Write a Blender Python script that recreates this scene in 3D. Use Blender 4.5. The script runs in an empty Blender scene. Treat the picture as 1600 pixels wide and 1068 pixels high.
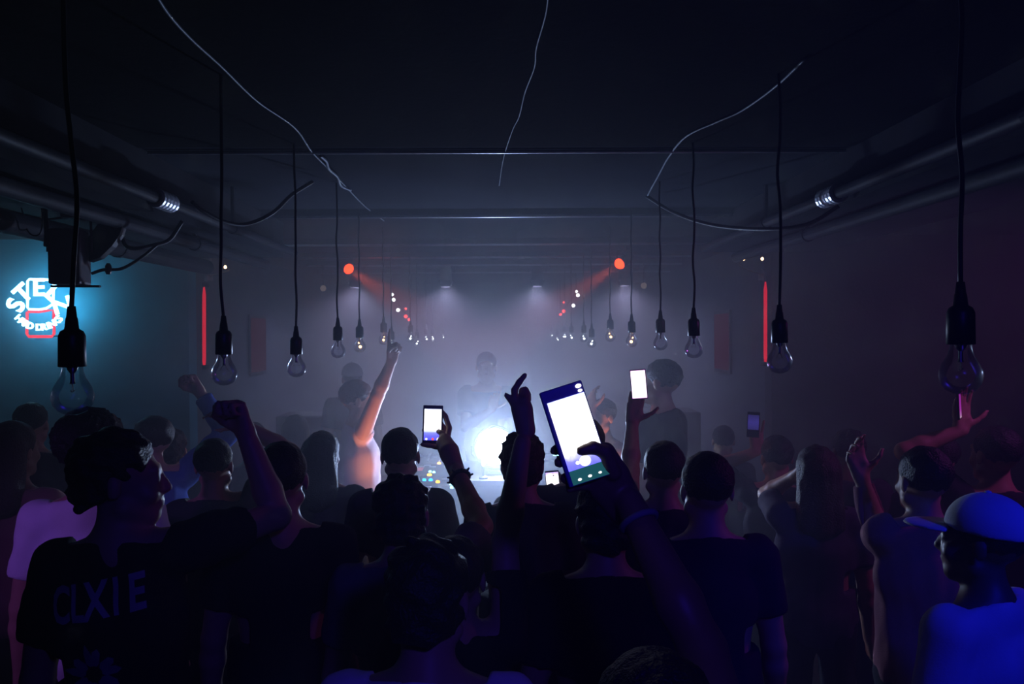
import bpy, bmesh, math, random
import numpy as np
from mathutils import Vector, Matrix, Euler
from mathutils.bvhtree import BVHTree

random.seed(7)
RNG = np.random.RandomState(11)
S = bpy.context.scene
COL = S.collection
PI = math.pi

# ------------------------------------------------------------------ camera
CAM_H = 2.04
FPX = 1244.0
YAW, PITCH, ROLL = math.radians(1.15), math.radians(0.645), math.radians(0.45)
_f = Vector((math.sin(YAW) * math.cos(PITCH), math.cos(YAW) * math.cos(PITCH), -math.sin(PITCH)))
_r = _f.cross(Vector((0, 0, 1))).normalized()
_u = _r.cross(_f).normalized()
CR = _r * math.cos(ROLL) - _u * math.sin(ROLL)
CU = _r * math.sin(ROLL) + _u * math.cos(ROLL)
cam_data = bpy.data.cameras.new('camera')
cam_data.sensor_width = 36.0
cam_data.lens = FPX / 1600.0 * 36.0
cam_data.clip_start = 0.02
cam = bpy.data.objects.new('camera', cam_data)
COL.objects.link(cam)
cam.matrix_world = Matrix(((CR.x, CU.x, -_f.x, 0), (CR.y, CU.y, -_f.y, 0), (CR.z, CU.z, -_f.z, CAM_H), (0, 0, 0, 1)))
S.camera = cam


def P(px, py, y):
    """point of the room seen at pixel (px, py) and standing y metres into the room"""
    d = _f + CR * ((px - 800) / FPX) + CU * ((534 - py) / FPX)
    return Vector((0, 0, CAM_H)) + d * (y / d.y)


# ------------------------------------------------------------------ view, world haze
S.view_settings.view_transform = 'Standard'
S.view_settings.look = 'None'
S.view_settings.gamma = 1.0
S.view_settings.exposure = 0.0
S.view_settings.use_curve_mapping = False
S.cycles.use_denoising = True
S.cycles.volume_bounces = 0
S.cycles.max_bounces = 4
S.cycles.diffuse_bounces = 2
S.cycles.transparent_max_bounces = 8
S.cycles.adaptive_threshold = 0.02
S.cycles.sample_clamp_indirect = 2.0
S.cycles.caustics_reflective = False
S.cycles.caustics_refractive = False

HAZE_NEAR, HAZE_FAR = 0.024, 0.28
w = bpy.data.worlds.new('world')
S.world = w
w.use_nodes = True
nt = w.node_tree
nt.nodes['Background'].inputs[0].default_value = (0, 0, 0, 1)
nt.nodes['Background'].inputs[1].default_value = 0.0
vs = nt.nodes.new('ShaderNodeVolumeScatter')
vs.inputs['Color'].default_value = (0.93, 0.95, 1.0, 1)
vs.inputs['Density'].default_value = 0.20
vs.inputs['Anisotropy'].default_value = 0.15
# the haze comes from the stage and thins out towards the photographer
gm = nt.nodes.new('ShaderNodeNewGeometry')
sx_ = nt.nodes.new('ShaderNodeSeparateXYZ')
mr = nt.nodes.new('ShaderNodeMapRange')
mr.interpolation_type = 'SMOOTHSTEP'
mr.inputs['From Min'].default_value = 2.0
mr.inputs['From Max'].default_value = 6.0
mr.inputs['To Min'].default_value = HAZE_NEAR
mr.inputs['To Max'].default_value = HAZE_FAR
nt.links.new(gm.outputs['Position'], sx_.inputs[0])
nt.links.new(sx_.outputs['Y'], mr.inputs['Value'])
nt.links.new(mr.outputs[0], vs.inputs['Density'])
nt.links.new(vs.outputs[0], nt.nodes['World Output'].inputs['Volume'])
w.cycles.volume_step_size = 12.0


def lamp(name, kind, loc, power, color, target=None, parent=None, size=0.05, angle=60, blend=0.6):
    L = bpy.data.lights.new(name, kind)
    L.energy = power
    L.color = color
    if kind == 'SPOT':
        L.spot_size = math.radians(angle)
        L.spot_blend = blend
    if kind in ('SPOT', 'POINT'):
        L.shadow_soft_size = size
    if kind == 'AREA':
        L.shape = 'DISK'
        L.size = size
    o = bpy.data.objects.new(name, L)
    COL.objects.link(o)
    o.location = loc
    if target is not None:
        o.rotation_euler = (Vector(target) - Vector(loc)).to_track_quat('-Z', 'Y').to_euler()
    if parent is not None:
        par_keep(o, parent)
    return o


# ------------------------------------------------------------------ helpers
def par_keep(o, parent):
    bpy.context.view_layer.update()
    o.parent = parent
    o.matrix_parent_inverse = parent.matrix_world.inverted()


def tag(o, label=None, cat=None, group=None, kind=None):
    if label: o['label'] = label
    if cat: o['category'] = cat
    if group: o['group'] = group
    if kind: o['kind'] = kind
    return o


def empty(name, loc=(0, 0, 0), rz=0.0):
    o = bpy.data.objects.new(name, None)
    o.empty_display_size = 0.1
    COL.objects.link(o)
    o.location = loc
    o.rotation_euler = (0, 0, rz)
    o.matrix_basis = Matrix.Translation(Vector(loc)) @ Matrix.Rotation(rz, 4, 'Z')
    return o


def link(name, me, mat=None, parent=None, world=False):
    """world=True: the mesh is in room coordinates though it gets a parent"""
    o = bpy.data.objects.new(name, me)
    COL.objects.link(o)
    if mat is not None and len(me.materials) == 0:
        me.materials.append(mat)
    if parent is not None:
        o.parent = parent
        if world:
            o.matrix_parent_inverse = parent.matrix_basis.inverted()
    return o


class MB:
    """collects verts and faces of ONE part"""
    def __init__(self):
        self.v, self.f, self.m = [], [], Matrix.Identity(4)

    def add(self, vs, fs):
        b = len(self.v)
        self.v += [tuple(self.m @ Vector(p)) for p in vs]
        self.f += [tuple(i + b for i in q) for q in fs]
        return self

    def box(self, c, s, bev=0.0):
        bm = bmesh.new()
        bmesh.ops.create_cube(bm, size=1.0)
        for q in bm.verts:
            q.co = Vector((q.co.x * s[0] + c[0], q.co.y * s[1] + c[1], q.co.z * s[2] + c[2]))
        if bev > 0:
            bmesh.ops.bevel(bm, geom=bm.edges[:], offset=bev, segments=2, affect='EDGES', profile=0.5)
        bm.verts.index_update()
        self.add([q.co[:] for q in bm.verts], [[q.index for q in f.verts] for f in bm.faces])
        bm.free()
        return self

    def tube(self, pts, r, n=8, cap=True):
        pts = [Vector(p) for p in pts]
        rs = r if isinstance(r, (list, tuple)) else [r] * len(pts)
        t0 = (pts[1] - pts[0]).normalized()
        a = t0.orthogonal().normalized()
        vs, fs = [], []
        for i, p in enumerate(pts):
            t = (pts[min(i + 1, len(pts) - 1)] - pts[max(i - 1, 0)]).normalized()
            a = (a - t * a.dot(t)).normalized()
            b = t.cross(a)
            for k in range(n):
                an = 2 * PI * k / n
                vs.append(p + (a * math.cos(an) + b * math.sin(an)) * rs[i])
        for i in range(len(pts) - 1):
            for k in range(n):
                k2 = (k + 1) % n
                fs.append((i * n + k, i * n + k2, (i + 1) * n + k2, (i + 1) * n + k))
        if cap:
            fs.append(tuple(range(n - 1, -1, -1)))
            fs.append(tuple((len(pts) - 1) * n + k for k in range(n)))
        return self.add(vs, fs)

    def lathe(self, prof, n=20, c=(0, 0, 0)):
        """profile of (radius, z), spun round z; radius 0 closes"""
        vs, fs, rows = [], [], []
        for r, z in prof:
            if r < 1e-6:
                rows.append([len(vs)])
                vs.append((c[0], c[1], c[2] + z))
            else:
                rows.append(list(range(len(vs), len(vs) + n)))
                vs += [(c[0] + r * math.cos(2 * PI * k / n), c[1] + r * math.sin(2 * PI * k / n), c[2] + z) for k in range(n)]
        for A, B in zip(rows[:-1], rows[1:]):
            for k in range(n):
                k2 = (k + 1) % n
                q = (A[k % len(A)], A[k2 % len(A)], B[k2 % len(B)], B[k % len(B)])
                q = tuple(dict.fromkeys(q))
                if len(q) > 2:
                    fs.append(q)
        return self.add(vs, fs)

    def build(self, name, mat, parent=None, smooth=False, world=False):
        me = bpy.data.meshes.new(name)
        me.from_pydata(self.v, [], self.f)
        bm = bmesh.new(); bm.from_mesh(me)
        bmesh.ops.recalc_face_normals(bm, faces=bm.faces[:])
        bm.to_mesh(me); bm.free()
        if smooth:
            me.shade_smooth()
        return link(name, me, mat, parent, world)


def spline(pts, n=8):
    """Catmull-Rom through the points"""
    pts = [Vector(p) for p in pts]
    q = [pts[0] * 2 - pts[1]] + pts + [pts[-1] * 2 - pts[-2]]
    out = []
    for i in range(1, len(q) - 2):
        for k in range(n):
            t = k / n
            a, b, c, d = q[i - 1], q[i], q[i + 1], q[i + 2]
            out.append(0.5 * ((2 * b) + (c - a) * t + (2 * a - 5 * b + 4 * c - d) * t * t + (3 * b - a - 3 * c + d) * t ** 3))
    out.append(pts[-1])
    return out


# ------------------------------------------------------------------ materials
def mat(name, color, rough=0.7, metal=0.0, var=0.25, scale=8.0, bump=0.0, bscale=40.0, spec=0.3):
    m = bpy.data.materials.new(name)
    m.use_nodes = True
    n = m.node_tree.nodes
    l = m.node_tree.links
    b = n['Principled BSDF']
    b.inputs['Roughness'].default_value = rough
    b.inputs['Metallic'].default_value = metal
    b.inputs['Specular IOR Level'].default_value = spec
    tc = n.new('ShaderNodeTexCoord')
    no = n.new('ShaderNodeTexNoise')
    no.inputs['Scale'].default_value = scale
    no.inputs['Detail'].default_value = 4
    l.new(tc.outputs['Object'], no.inputs['Vector'])
    rp = n.new('ShaderNodeValToRGB')
    rp.color_ramp.elements[0].position = 0.3
    rp.color_ramp.elements[1].position = 0.7
    rp.color_ramp.elements[0].color = tuple(c * (1 - var) for c in color) + (1,)
    rp.color_ramp.elements[1].color = tuple(min(1, c * (1 + var)) for c in color) + (1,)
    l.new(no.outputs['Fac'], rp.inputs[0])
    l.new(rp.outputs[0], b.inputs['Base Color'])
    if bump > 0:
        n2 = n.new('ShaderNodeTexNoise')
        n2.inputs['Scale'].default_value = bscale
        l.new(tc.outputs['Object'], n2.inputs['Vector'])
        bp = n.new('ShaderNodeBump')
        bp.inputs['Strength'].default_value = bump
        bp.inputs['Distance'].default_value = 0.01
        l.new(n2.outputs['Fac'], bp.inputs['Height'])
        l.new(bp.outputs[0], b.inputs['Normal'])
    return m


def glow(name, color, strength, sample=True):
    m = bpy.data.materials.new(name)
    m.use_nodes = True
    n = m.node_tree.nodes
    for q in list(n):
        n.remove(q)
    o = n.new('ShaderNodeOutputMaterial')
    e = n.new('ShaderNodeEmission')
    e.inputs[0].default_value = tuple(color) + (1,)
    e.inputs[1].default_value = strength
    m.node_tree.links.new(e.outputs[0], o.inputs[0])
    if not sample:
        m.cycles.emission_sampling = 'NONE'
    return m


def thin_glass(name):
    """a thin blown shell: see-through with a fresnel shine, no bending of the view"""
    m = bpy.data.materials.new(name)
    m.use_nodes = True
    n = m.node_tree.nodes
    l = m.node_tree.links
    for q in list(n):
        n.remove(q)
    o = n.new('ShaderNodeOutputMaterial')
    t = n.new('ShaderNodeBsdfTransparent')
    t.inputs[0].default_value = (0.93, 0.94, 0.96, 1)
    g = n.new('ShaderNodeBsdfGlossy')
    g.inputs['Roughness'].default_value = 0.20
    fr = n.new('ShaderNodeFresnel')
    fr.inputs['IOR'].default_value = 1.6
    mx = n.new('ShaderNodeMixShader')
    ml = n.new('ShaderNodeMath'); ml.operation = 'MULTIPLY'; ml.inputs[1].default_value = 0.5
    l.new(fr.outputs[0], ml.inputs[0])
    l.new(ml.outputs[0], mx.inputs[0])
    l.new(t.outputs[0], mx.inputs[1])
    l.new(g.outputs[0], mx.inputs[2])
    l.new(mx.outputs[0], o.inputs[0])
    return m


M = {}
M['ceiling'] = mat('painted concrete ceiling', (0.016, 0.018, 0.026), 0.95, spec=.05, bump=0.3, bscale=12, scale=2.5)
M['ceiling_black'] = mat('added black ceiling sheet', (0.0025, 0.0025, 0.0035), 0.95, spec=.03, bump=.2, scale=3)
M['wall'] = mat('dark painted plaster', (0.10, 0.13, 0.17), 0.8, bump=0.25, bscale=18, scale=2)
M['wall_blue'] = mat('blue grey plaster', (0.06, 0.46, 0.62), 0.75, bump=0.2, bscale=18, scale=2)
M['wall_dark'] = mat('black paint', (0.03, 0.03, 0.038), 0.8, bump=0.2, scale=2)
M['floor'] = mat('worn concrete floor', (0.05, 0.05, 0.055), 0.6, bump=0.2, scale=3)
M['rail'] = mat('galvanised rail', (0.75, 0.78, 0.82), 0.42, 1.0, var=0.15)
M['pipe'] = mat('dull painted pipe', (0.014, 0.015, 0.020), 0.55, 0.0, var=0.3, spec=.07)
M['duct'] = mat('grey duct sheet', (0.018, 0.018, 0.024), 0.7, 0.0, spec=.08)
M['cable'] = mat('black cable rubber', (0.012, 0.012, 0.015), 0.5)
M['wire'] = mat('pale grey wire', (0.24, 0.27, 0.30), 0.45)
M['bakelite'] = mat('black bakelite socket', (0.010, 0.010, 0.013), 0.4)
M['glass'] = thin_glass('clear bulb glass')
M['metal'] = mat('small metal', (0.35, 0.34, 0.33), 0.35, 1.0)
M['black'] = mat('black plastic', (0.012, 0.012, 0.016), 0.45)
M['grey'] = mat('grey plastic', (0.07, 0.07, 0.08), 0.45)
M['wood'] = mat('dark stained wood', (0.05, 0.035, 0.03), 0.6, scale=14)


def PC(px, py, z):
    """point of the room seen at pixel (px, py) at height z"""
    d = _f + CR * ((px - 800) / FPX) + CU * ((534 - py) / FPX)
    return Vector((0, 0, CAM_H)) + d * ((z - CAM_H) / d.z)


def lamp_at(name, kind, loc, power, color, target, root, **k):
    """the light of a fixture, carried by the fixture"""
    o = lamp(name, kind, loc, power, color, target, None, **k)
    o.parent = root
    o.matrix_parent_inverse = root.matrix_basis.inverted()
    return o


# ------------------------------------------------------------------ the room
CEIL = 2.74
XL, XR, Y0, Y1 = -4.6, 4.4, -2.5, 11.2


def slab(name, lo, hi, m, **kw):
    c = [(a + b) / 2 for a, b in zip(lo, hi)]
    s = [b - a for a, b in zip(lo, hi)]
    o = MB().box(c, s).build(name, m)
    return tag(o, kind='structure', **kw)


slab('floor', (XL, Y0, -0.1), (XR, Y1, 0), M['floor'], label='dark concrete dance floor under the crowd')
slab('ceiling', (XL, Y0, CEIL), (XR, Y1, CEIL + 0.15), M['ceiling'], label='low dark concrete ceiling of the club')
slab('ceiling_front', (-1.32, Y0, CEIL - .004), (1.36, 2.985, CEIL), M['ceiling_black'], label='added black sheet darkening the ceiling above the photographer')  # thin sheet added so the ceiling is darker before the first rail
slab('wall_left', (XL - 0.15, Y0, 0), (XL, Y1, CEIL), M['wall'], label='dark side wall left of the dance floor')
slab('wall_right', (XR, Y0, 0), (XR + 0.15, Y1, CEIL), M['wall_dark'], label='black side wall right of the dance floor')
slab('wall_back', (XL, Y1, 0), (XR, Y1 + 0.15, CEIL), M['wall'], label='hazy far wall behind the DJ')
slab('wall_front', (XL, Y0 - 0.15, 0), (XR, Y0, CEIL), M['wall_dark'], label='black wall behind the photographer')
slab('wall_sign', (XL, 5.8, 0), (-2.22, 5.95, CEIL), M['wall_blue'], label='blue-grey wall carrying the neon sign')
slab('wall_stage_left', (-2.37, 5.95, 0), (-2.22, Y1, CEIL), M['wall'], label='wall beside the stage, left of the DJ')
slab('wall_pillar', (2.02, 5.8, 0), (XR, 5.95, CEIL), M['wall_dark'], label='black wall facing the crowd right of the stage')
slab('wall_stage_right', (2.02, 5.95, 0), (2.17, Y1, CEIL), M['wall'], label='wall beside the stage, right of the DJ')
slab('floor_stage', (-2.22, 5.12, 0), (2.02, Y1, 0.12), M['floor'], label='low platform under the DJ booth')
# boxed ducts along both sides of the ceiling
slab('beam_left', (-2.05, Y0, 2.52), (-1.32, 5.0, CEIL), M['duct'], label='boxed duct under the ceiling above the neon side')
slab('beam_right', (1.36, Y0, 2.54), (2.05, 5.0, CEIL), M['duct'], label='boxed duct under the ceiling on the right')

# transverse ceiling joists, each with a metal strip along its far lower edge
JO = [(237, 2.731, -1.31, 1.35, 'nearest the camera'), (338, 2.70, -1.31, 1.35, 'second from the camera'),
      (381, 2.70, -1.60, 1.60, 'third from the camera'), (401, 2.70, -1.7, 1.7, 'fourth from the camera'),
      (413, 2.70, -1.8, 1.8, 'fifth from the camera'), (425, 2.70, -1.9, 1.9, 'furthest from the camera')]
for i, (py, z, xa, xb, w_) in enumerate(JO):
    y = PC(775, py, z).y
    if i > 0:
        slab('beam_joist', (xa, y - 0.03, z + 0.004), (xb, y, CEIL), M['ceiling'], label='dark ceiling joist ' + w_)
    o = MB().tube([(xa, y, z), (xb, y, z)], 0.0075 if i < 2 else .013, 10).build('ceiling_rail', M['rail'], smooth=True)
    tag(o, 'shiny metal rail across the ceiling, ' + w_, 'rail', 'metal rails across the ceiling')

# ------------------------------------------------------------------ pipes and cables under the ceiling


def pipe_run(x, z, r, ya, yb, label, joints=(), clamp_step=1.9, top=2.54):
    root = tag(empty('ceiling_pipe', (x, ya, z)), label, 'pipe')
    MB().tube([(0, 0, 0), (0, yb - ya, 0)], r, 14).build('pipe', M['pipe'], root, True)
    y = 0.6
    while y < yb - ya - 0.2:
        MB().tube([(0, y - .012, 0), (0, y + .012, 0)], r + .005, 14).box((0, y, (top - z) / 2 + r / 2), (.014, .022, max(.01, top - z - r))).build('clamp', M['duct'], root)
        y += clamp_step
    for jy in joints:
        m = MB()
        for k in range(5):
            m.tube([(0, jy - ya + k * .03 - .06, 0), (0, jy - ya + k * .03 - .045, 0)], r + .014, 16)
        m.tube([(0, jy - ya - .065, 0), (0, jy - ya + .08, 0)], r + .008, 16)
        m.build('ribbed_coupling', M['rail'], root, False)
    return root


pipe_run(-1.24, 2.545, 0.022, Y0, 4.95, 'thin steel pipe under the ceiling on the neon side, inner one', joints=(3.0,), top=CEIL)
pipe_run(-1.42, 2.475, 0.030, Y0, 4.95, 'thick steel pipe under the duct on the neon side')
pipe_run(-1.78, 2.46, 0.045, Y0, 4.95, 'wide steel pipe under the duct, nearest the neon sign')
pipe_run(1.30, 2.56, 0.024, Y0, 4.95, 'thin steel pipe under the ceiling at right, inner one', joints=(3.05,), top=CEIL)
pipe_run(1.50, 2.50, 0.030, Y0, 4.95, 'thick steel pipe under the duct at right', top=2.56)


def cable(name, label, pts, r, m='cable', cat='cable', group=None, n=6):
    o = MB().tube(spline(pts, 6), r, n).build(name, M[m], smooth=True)
    return tag(o, label, cat, group)


ZC = CEIL - 0.0085
cable('ceiling_wire', 'pale wire running along the ceiling over the left bulb row',
      [PC(*q, ZC) for q in ((225, -40), (262, 20), (300, 62), (345, 103), (402, 158), (460, 199), (488, 238), (520, 270), (540, 291), (570, 322), (600, 345))], 0.0035, 'wire')
cable('ceiling_wire', 'short twisted wire bundle taped over the left bulb row',
      [PC(*q, ZC - .008) for q in ((500, 243), (510, 252), (514, 264), (527, 276), (533, 290), (548, 297))], 0.006, 'wire')
cable('ceiling_wire', 'pale wire running along the ceiling over the right bulb row',
      [PC(*q, ZC) for q in ((1260, 90), (1213, 134), (1160, 172), (1120, 190), (1072, 213), (1045, 245), (1030, 272), (1012, 305))], 0.004, 'wire')
cable('ceiling_wire', 'thin wire running down the middle of the ceiling',
      [PC(*q, ZC) for q in ((858, -30), (853, 20), (838, 75), (835, 105), (820, 145), (811, 182), (800, 205), (786, 250), (780, 290))], 0.0022, 'wire')
cable('hanging_cable', 'black cable sagging from the left wire to the duct',
      [P(488, 284, 3.45), P(455, 305, 3.35), P(425, 333, 3.25), P(385, 350, 3.2), P(350, 346, 3.1), P(318, 330, 3.0), P(300, 315, 2.95)], 0.008)
cable('hanging_cable', 'black cable sagging from the right wire to the duct',
      [PC(1010, 306, ZC), P(1042, 326, 4.0), P(1082, 343, 3.8), P(1130, 354, 3.6), P(1200, 358, 3.3), P(1262, 350, 3.15), P(1310, 322, 3.05)], 0.009)
cable('hanging_cable', 'thin cable looping down beside the hanging loudspeaker',
      [P(24, 300, 3.05), P(35, 330, 3.0), P(42, 358, 3.0), P(53, 368, 3.0), P(64, 362, 3.0), P(66, 335, 3.0), P(60, 305, 3.05)], 0.003)
cable('hanging_cable', 'thick cable dropping to the back of the hanging loudspeaker',
      [P(70, 300, 2.97), P(71, 332, 2.96), P(73, 360, 2.97), P(72, 384, 2.95)], 0.009)
cable('hanging_cable', 'thick cable looping right of the hanging loudspeaker',
      [P(192, 372, 3.12), P(197, 384, 3.12), P(212, 388, 3.1), P(240, 383, 3.15), P(265, 374, 3.2), P(285, 345, 3.2)], 0.008)

# hanging loudspeaker in front of the neon sign
y = 3.0
c0 = P(109, 402, y)
root = tag(empty('hanging_loudspeaker', (c0.x, c0.y, c0.z), math.radians(8)), 'small dark loudspeaker hanging from the duct before the neon sign', 'loudspeaker')
MB().box((0, 0, 0), (.112, .12, .205), .010).build('cabinet', M['grey'], root)
MB().box((0, .062, 0), (.098, .006, .185), .002).build('grille', M['black'], root)
MB().tube([(-.075, 0, .02), (-.075, 0, .14), (.0, 0, .15), (.075, 0, .14), (.075, 0, .02)], .006, 6).build('yoke', M['black'], root)
MB().box((0, 0, .155), (.05, .04, .02), .004).build('mount_plate', M['metal'], root)
MB().tube([(0, 0, .15), (.02, .0, .235)], .012, 8).build('mount_arm', M['black'], root)
pl = [((q[0] - 109) * y / FPX, (402 - q[1]) * y / FPX) for q in ((136, 370), (136, 408), (152, 402), (170, 384), (182, 366), (188, 346), (150, 350))]
MB().add([(a_, s_, b_) for s_ in (.0, .05) for a_, b_ in pl], [tuple(range(7)), tuple(range(13, 6, -1))] + [(i, (i + 1) % 7, 7 + (i + 1) % 7, 7 + i) for i in range(7)]).build('side_bracket', M['black'], root)
MB().tube(spline([(.055, .06, -.055), (.10, .06, -.04), (.16, .07, -.035), (.23, .08, .01), (.28, .1, .06)], 6), .006, 6).build('power_lead', M['cable'], root)
MB().lathe([(0, -.02), (.008, -.02), (.012, -.01), (.012, .012), (.006, .022), (0, .022)], 10, (.115, .06, -.038)).build('plug', M['black'], root)
MB().box((.02, 0, -.107), (.17, .02, .008), .002).build('lower_bar', M['black'], root)

# ------------------------------------------------------------------ neon sign
SY = 5.62
PXM = SY / FPX
NW = glow('white neon tube', (0.24, 0.66, 1.0), 13.0)
NR = glow('red neon tube', (1.0, 0.05, 0.09), 2.2)
so = P(62, 480, SY)
sign = tag(empty('neon_sign', so), 'glowing white and red neon sign reading STELZ HARD DRINKS on blue wall', 'neon sign')


def sp(px, py, dy=0.0):
    q = P(px, py, SY)
    return Vector((q.x - so.x, dy, q.z - so.z))


for sx_, sz_ in ((-.09, .19), (.09, .19), (-.09, -.2), (.09, -.2)):
    MB().tube([(sx_, .0, sz_), (sx_, .178, sz_)], .006, 8).build('stand_off', M['metal'], sign)
MB().tube([sp(84, 437), sp(46, 436), sp(43, 439), sp(43, 480), sp(46, 483), sp(62, 483.5), sp(72, 481.5), sp(78, 478), sp(82, 475), sp(83, 470), sp(84, 437)], .0085, 8).build('glass_outline', NW, sign, True)
MB().tube([sp(42.5, 487), sp(42, 521), sp(45, 525.5), sp(81, 525.5), sp(84.5, 521), sp(84, 484), sp(70, 485.5), sp(62, 486.5), sp(44, 486.5)], .0095, 8).build('drink_outline', NR, sign, True)


def text_mesh(s, size, extrude=0.004, bold=0.0, align='CENTER'):
    cu = bpy.data.curves.new('txt', 'FONT')
    cu.body = s
    cu.size = size
    cu.extrude = extrude
    cu.offset = bold
    cu.align_x = align
    cu.align_y = 'CENTER'
    cu.resolution_u = 3
    o = bpy.data.objects.new('txt', cu)
    COL.objects.link(o)
    dg = bpy.context.evaluated_depsgraph_get()
    me = bpy.data.meshes.new_from_object(o.evaluated_get(dg))
    bpy.data.objects.remove(o)
    bpy.data.curves.remove(cu)
    return me


def sign_letter(ch, px, py, rot, size, bold):
    me = text_mesh(ch, size, 0.006, bold)
    me.transform(Matrix.Translation(sp(px, py, -.014)) @ Matrix.Rotation(math.radians(rot), 4, 'Y') @ Matrix.Rotation(PI / 2, 4, 'X'))
    o = link('neon_letter', me, NW, sign)
    return o


for ch, px, py, rot in (('S', 27.5, 477, -68), ('T', 38.5, 459, -42), ('E', 62, 450, 0), ('L', 84.5, 458, 42), ('Z', 97.5, 476.5, 74)):
    sign_letter(ch, px, py, rot, 0.168, 0.0045)
txt = 'HARD DRINKS'
for i, ch in enumerate(txt):
    if ch == ' ':
        continue
    a = math.radians(-47 + 94 * i / (len(txt) - 1))
    sign_letter(ch, 63 + 43.5 * math.sin(a), 468 + 43.5 * math.cos(a), math.degrees(-a), 0.064, 0.002)

# ------------------------------------------------------------------ wall lights at both corners
WARM = glow('dim warm bulb', (1.0, 0.62, 0.35), 6, False)
DIMB = glow('very dim bulb', (0.75, 0.70, 0.68), 0.13, False)
REDT = glow('red light tube', (1.0, 0.02, 0.05), 0.75)
for side, tx, (ta, tb), bulbs, lab in (
        (-1, 319, (448, 570), ((327, 390), (328, 411), (352, 417)), 'left'),
        (1, 1196, (440, 565), ((1162, 404), (1191, 404)), 'right')):
    yy = 5.72
    a, b = P(tx, ta, yy), P(tx, tb, yy)
    root = tag(empty('light_tube', b), 'upright red light tube on the wall corner, %s of the stage' % lab, 'light tube')
    MB().tube([b - b, (b + (a - b) * .05) - b, (b + (a - b) * .9) - b, a - b], [.009, .0125, .0125, .005], 10).build('tube', REDT, root, True)
    MB().box(((a - b).x, .03, (a - b).z + .015), (.03, .07, .03), .004).box((0, .03, -.015), (.03, .07, .03), .004).build('holder', M['black'], root)
    q0 = P(tx + (4 if side < 0 else -2), 432, yy - .02)
    root = tag(empty('wall_bracket_lamp', q0), 'curly metal wall lamp with tiny dim bulbs, %s of the stage' % lab, 'wall lamp')
    MB().lathe([(0, -.035), (.018, -.03), (.012, -.005), (.02, .012), (.011, .03), (0, .04)], 10, (0, 0, 0)).box((0, .05, 0), (.03, .08, .05), .005).build('bracket', M['metal'], root, True)
    for bx, by in bulbs:
        e = P(bx, by, yy - .12) - q0
        MB().tube(spline([(0, 0, .02), (e.x * .4, e.y * .5, e.z * .2), (e.x * 1.15, e.y * .9, e.z * .6), e], 5), .004, 6).build('arm', M['metal'], root, True)
        MB().lathe([(0, -.014), (.010, -.008), (.011, .002), (.005, .013), (0, .015)], 10, e).build('bulb', WARM, root, True)
        MB().tube([e + Vector((0, 0, .011)), e + Vector((0, 0, .03))], .007, 8).build('socket', M['metal'], root)

# red panels with a flat glow of their own, seen through the haze
RP = glow('red glowing panel', (1.0, 0.03, 0.05), 0.035)
xw = -2.215
root = tag(empty('glow_panel', (xw, 7.4, 1.5)), 'soft red glowing panel on the stage side wall, left of the DJ', 'light panel')
MB().box((.012, 0, .45), (.02, .50, .55), .004).build('frame', M['black'], root)
MB().box((.024, 0, .45), (.006, .44, .49), .002).build('panel_face', RP, root)
root = tag(empty('glow_panel', (2.015, 7.0, 1.5)), 'faint red glowing panel on the stage side wall, right of the DJ', 'light panel')
MB().box((-.012, 0, .45), (.02, .50, .55), .004).build('frame', M['black'], root)
MB().box((-.024, 0, .45), (.006, .44, .49), .002).build('panel_face', RP, root)

# ------------------------------------------------------------------ stage lighting
RED = (1.0, 0.12, 0.045)
LENSR = glow('red spot lens', (1.0, 0.04, 0.008), 7.0, False)


def can_spot(pos, target, label, lens_mat, r=.05, ln=.16, name='stage_spot', dome=1.0, stand=False):
    """a can on a yoke clamped to the ceiling; returns the root"""
    d = (Vector(target) - Vector(pos)).normalized()
    root = tag(empty(name, pos), label, 'stage light')
    q = d.to_track_quat('-Z', 'Y').to_matrix().to_4x4()
    m = MB(); m.m = q
    m.lathe([(0, ln), (r * .55, ln), (r * .8, ln * .75), (r * .9, .02), (r * 1.05, 0), (r * .92, 0), (r * .80, .02), (0, .02)], 18).build('can', M['black'], root, True)
    m = MB(); m.m = q
    m.lathe([(0, .012), (r * .9, .012), (r * .9, .002), (r * .7, -.018 * dome), (r * .35, -.028 * dome), (0, -.032 * dome)], 18).build('lens', lens_mat, root, True)
    for k in range(4 if dome < .5 else 0):
        m = MB(); m.m = q @ Matrix.Rotation(PI / 2 * k, 4, 'Z') @ Matrix.Translation((r, 0, 0)) @ Matrix.Rotation(math.radians(25), 4, 'Y')
        m.box((0, 0, -.03), (.003, r * 1.5, .06)).build('barn_door', M['black'], root)
    top = CEIL - pos[2]
    c = -d * ln * .5
    if stand:
        MB().tube([c + Vector((-r * 1.3, 0, 0)), (c.x - r * 1.3, c.y, .01 - pos[2]), (c.x + r * 1.3, c.y, .01 - pos[2]), c + Vector((r * 1.3, 0, 0))], .008, 6).build('yoke', M['black'], root)
        return root
    MB().tube([c + Vector((-r * 1.3, 0, 0)), c + Vector((-r * 1.3, 0, r * 1.6)), c + Vector((r * 1.3, 0, r * 1.6)), c + Vector((r * 1.3, 0, 0))], .006, 6).tube([c + Vector((0, 0, r * 1.6)), (c.x, c.y, top)], .008, 6).build('yoke', M['black'], root)
    return root


p = P(545, 420, 6.8); t = P(940, 690, 4.5)
rt = can_spot(p, t, 'red stage spot glowing under the ceiling, left of the DJ', LENSR)
d = (t - p).normalized()
lamp_at('red_beam', 'SPOT', p + d * .06, 75, RED, t, rt, size=.03, angle=20, blend=.6)
p = P(968, 412, 6.4); t = P(602, 660, 4.85)
rt = can_spot(p, t, 'red stage spot glowing under the ceiling, right of the DJ', LENSR)
d = (t - p).normalized()
lamp_at('red_beam', 'SPOT', p + d * .06, 75, RED, t, rt, size=.03, angle=20, blend=.6)

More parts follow.
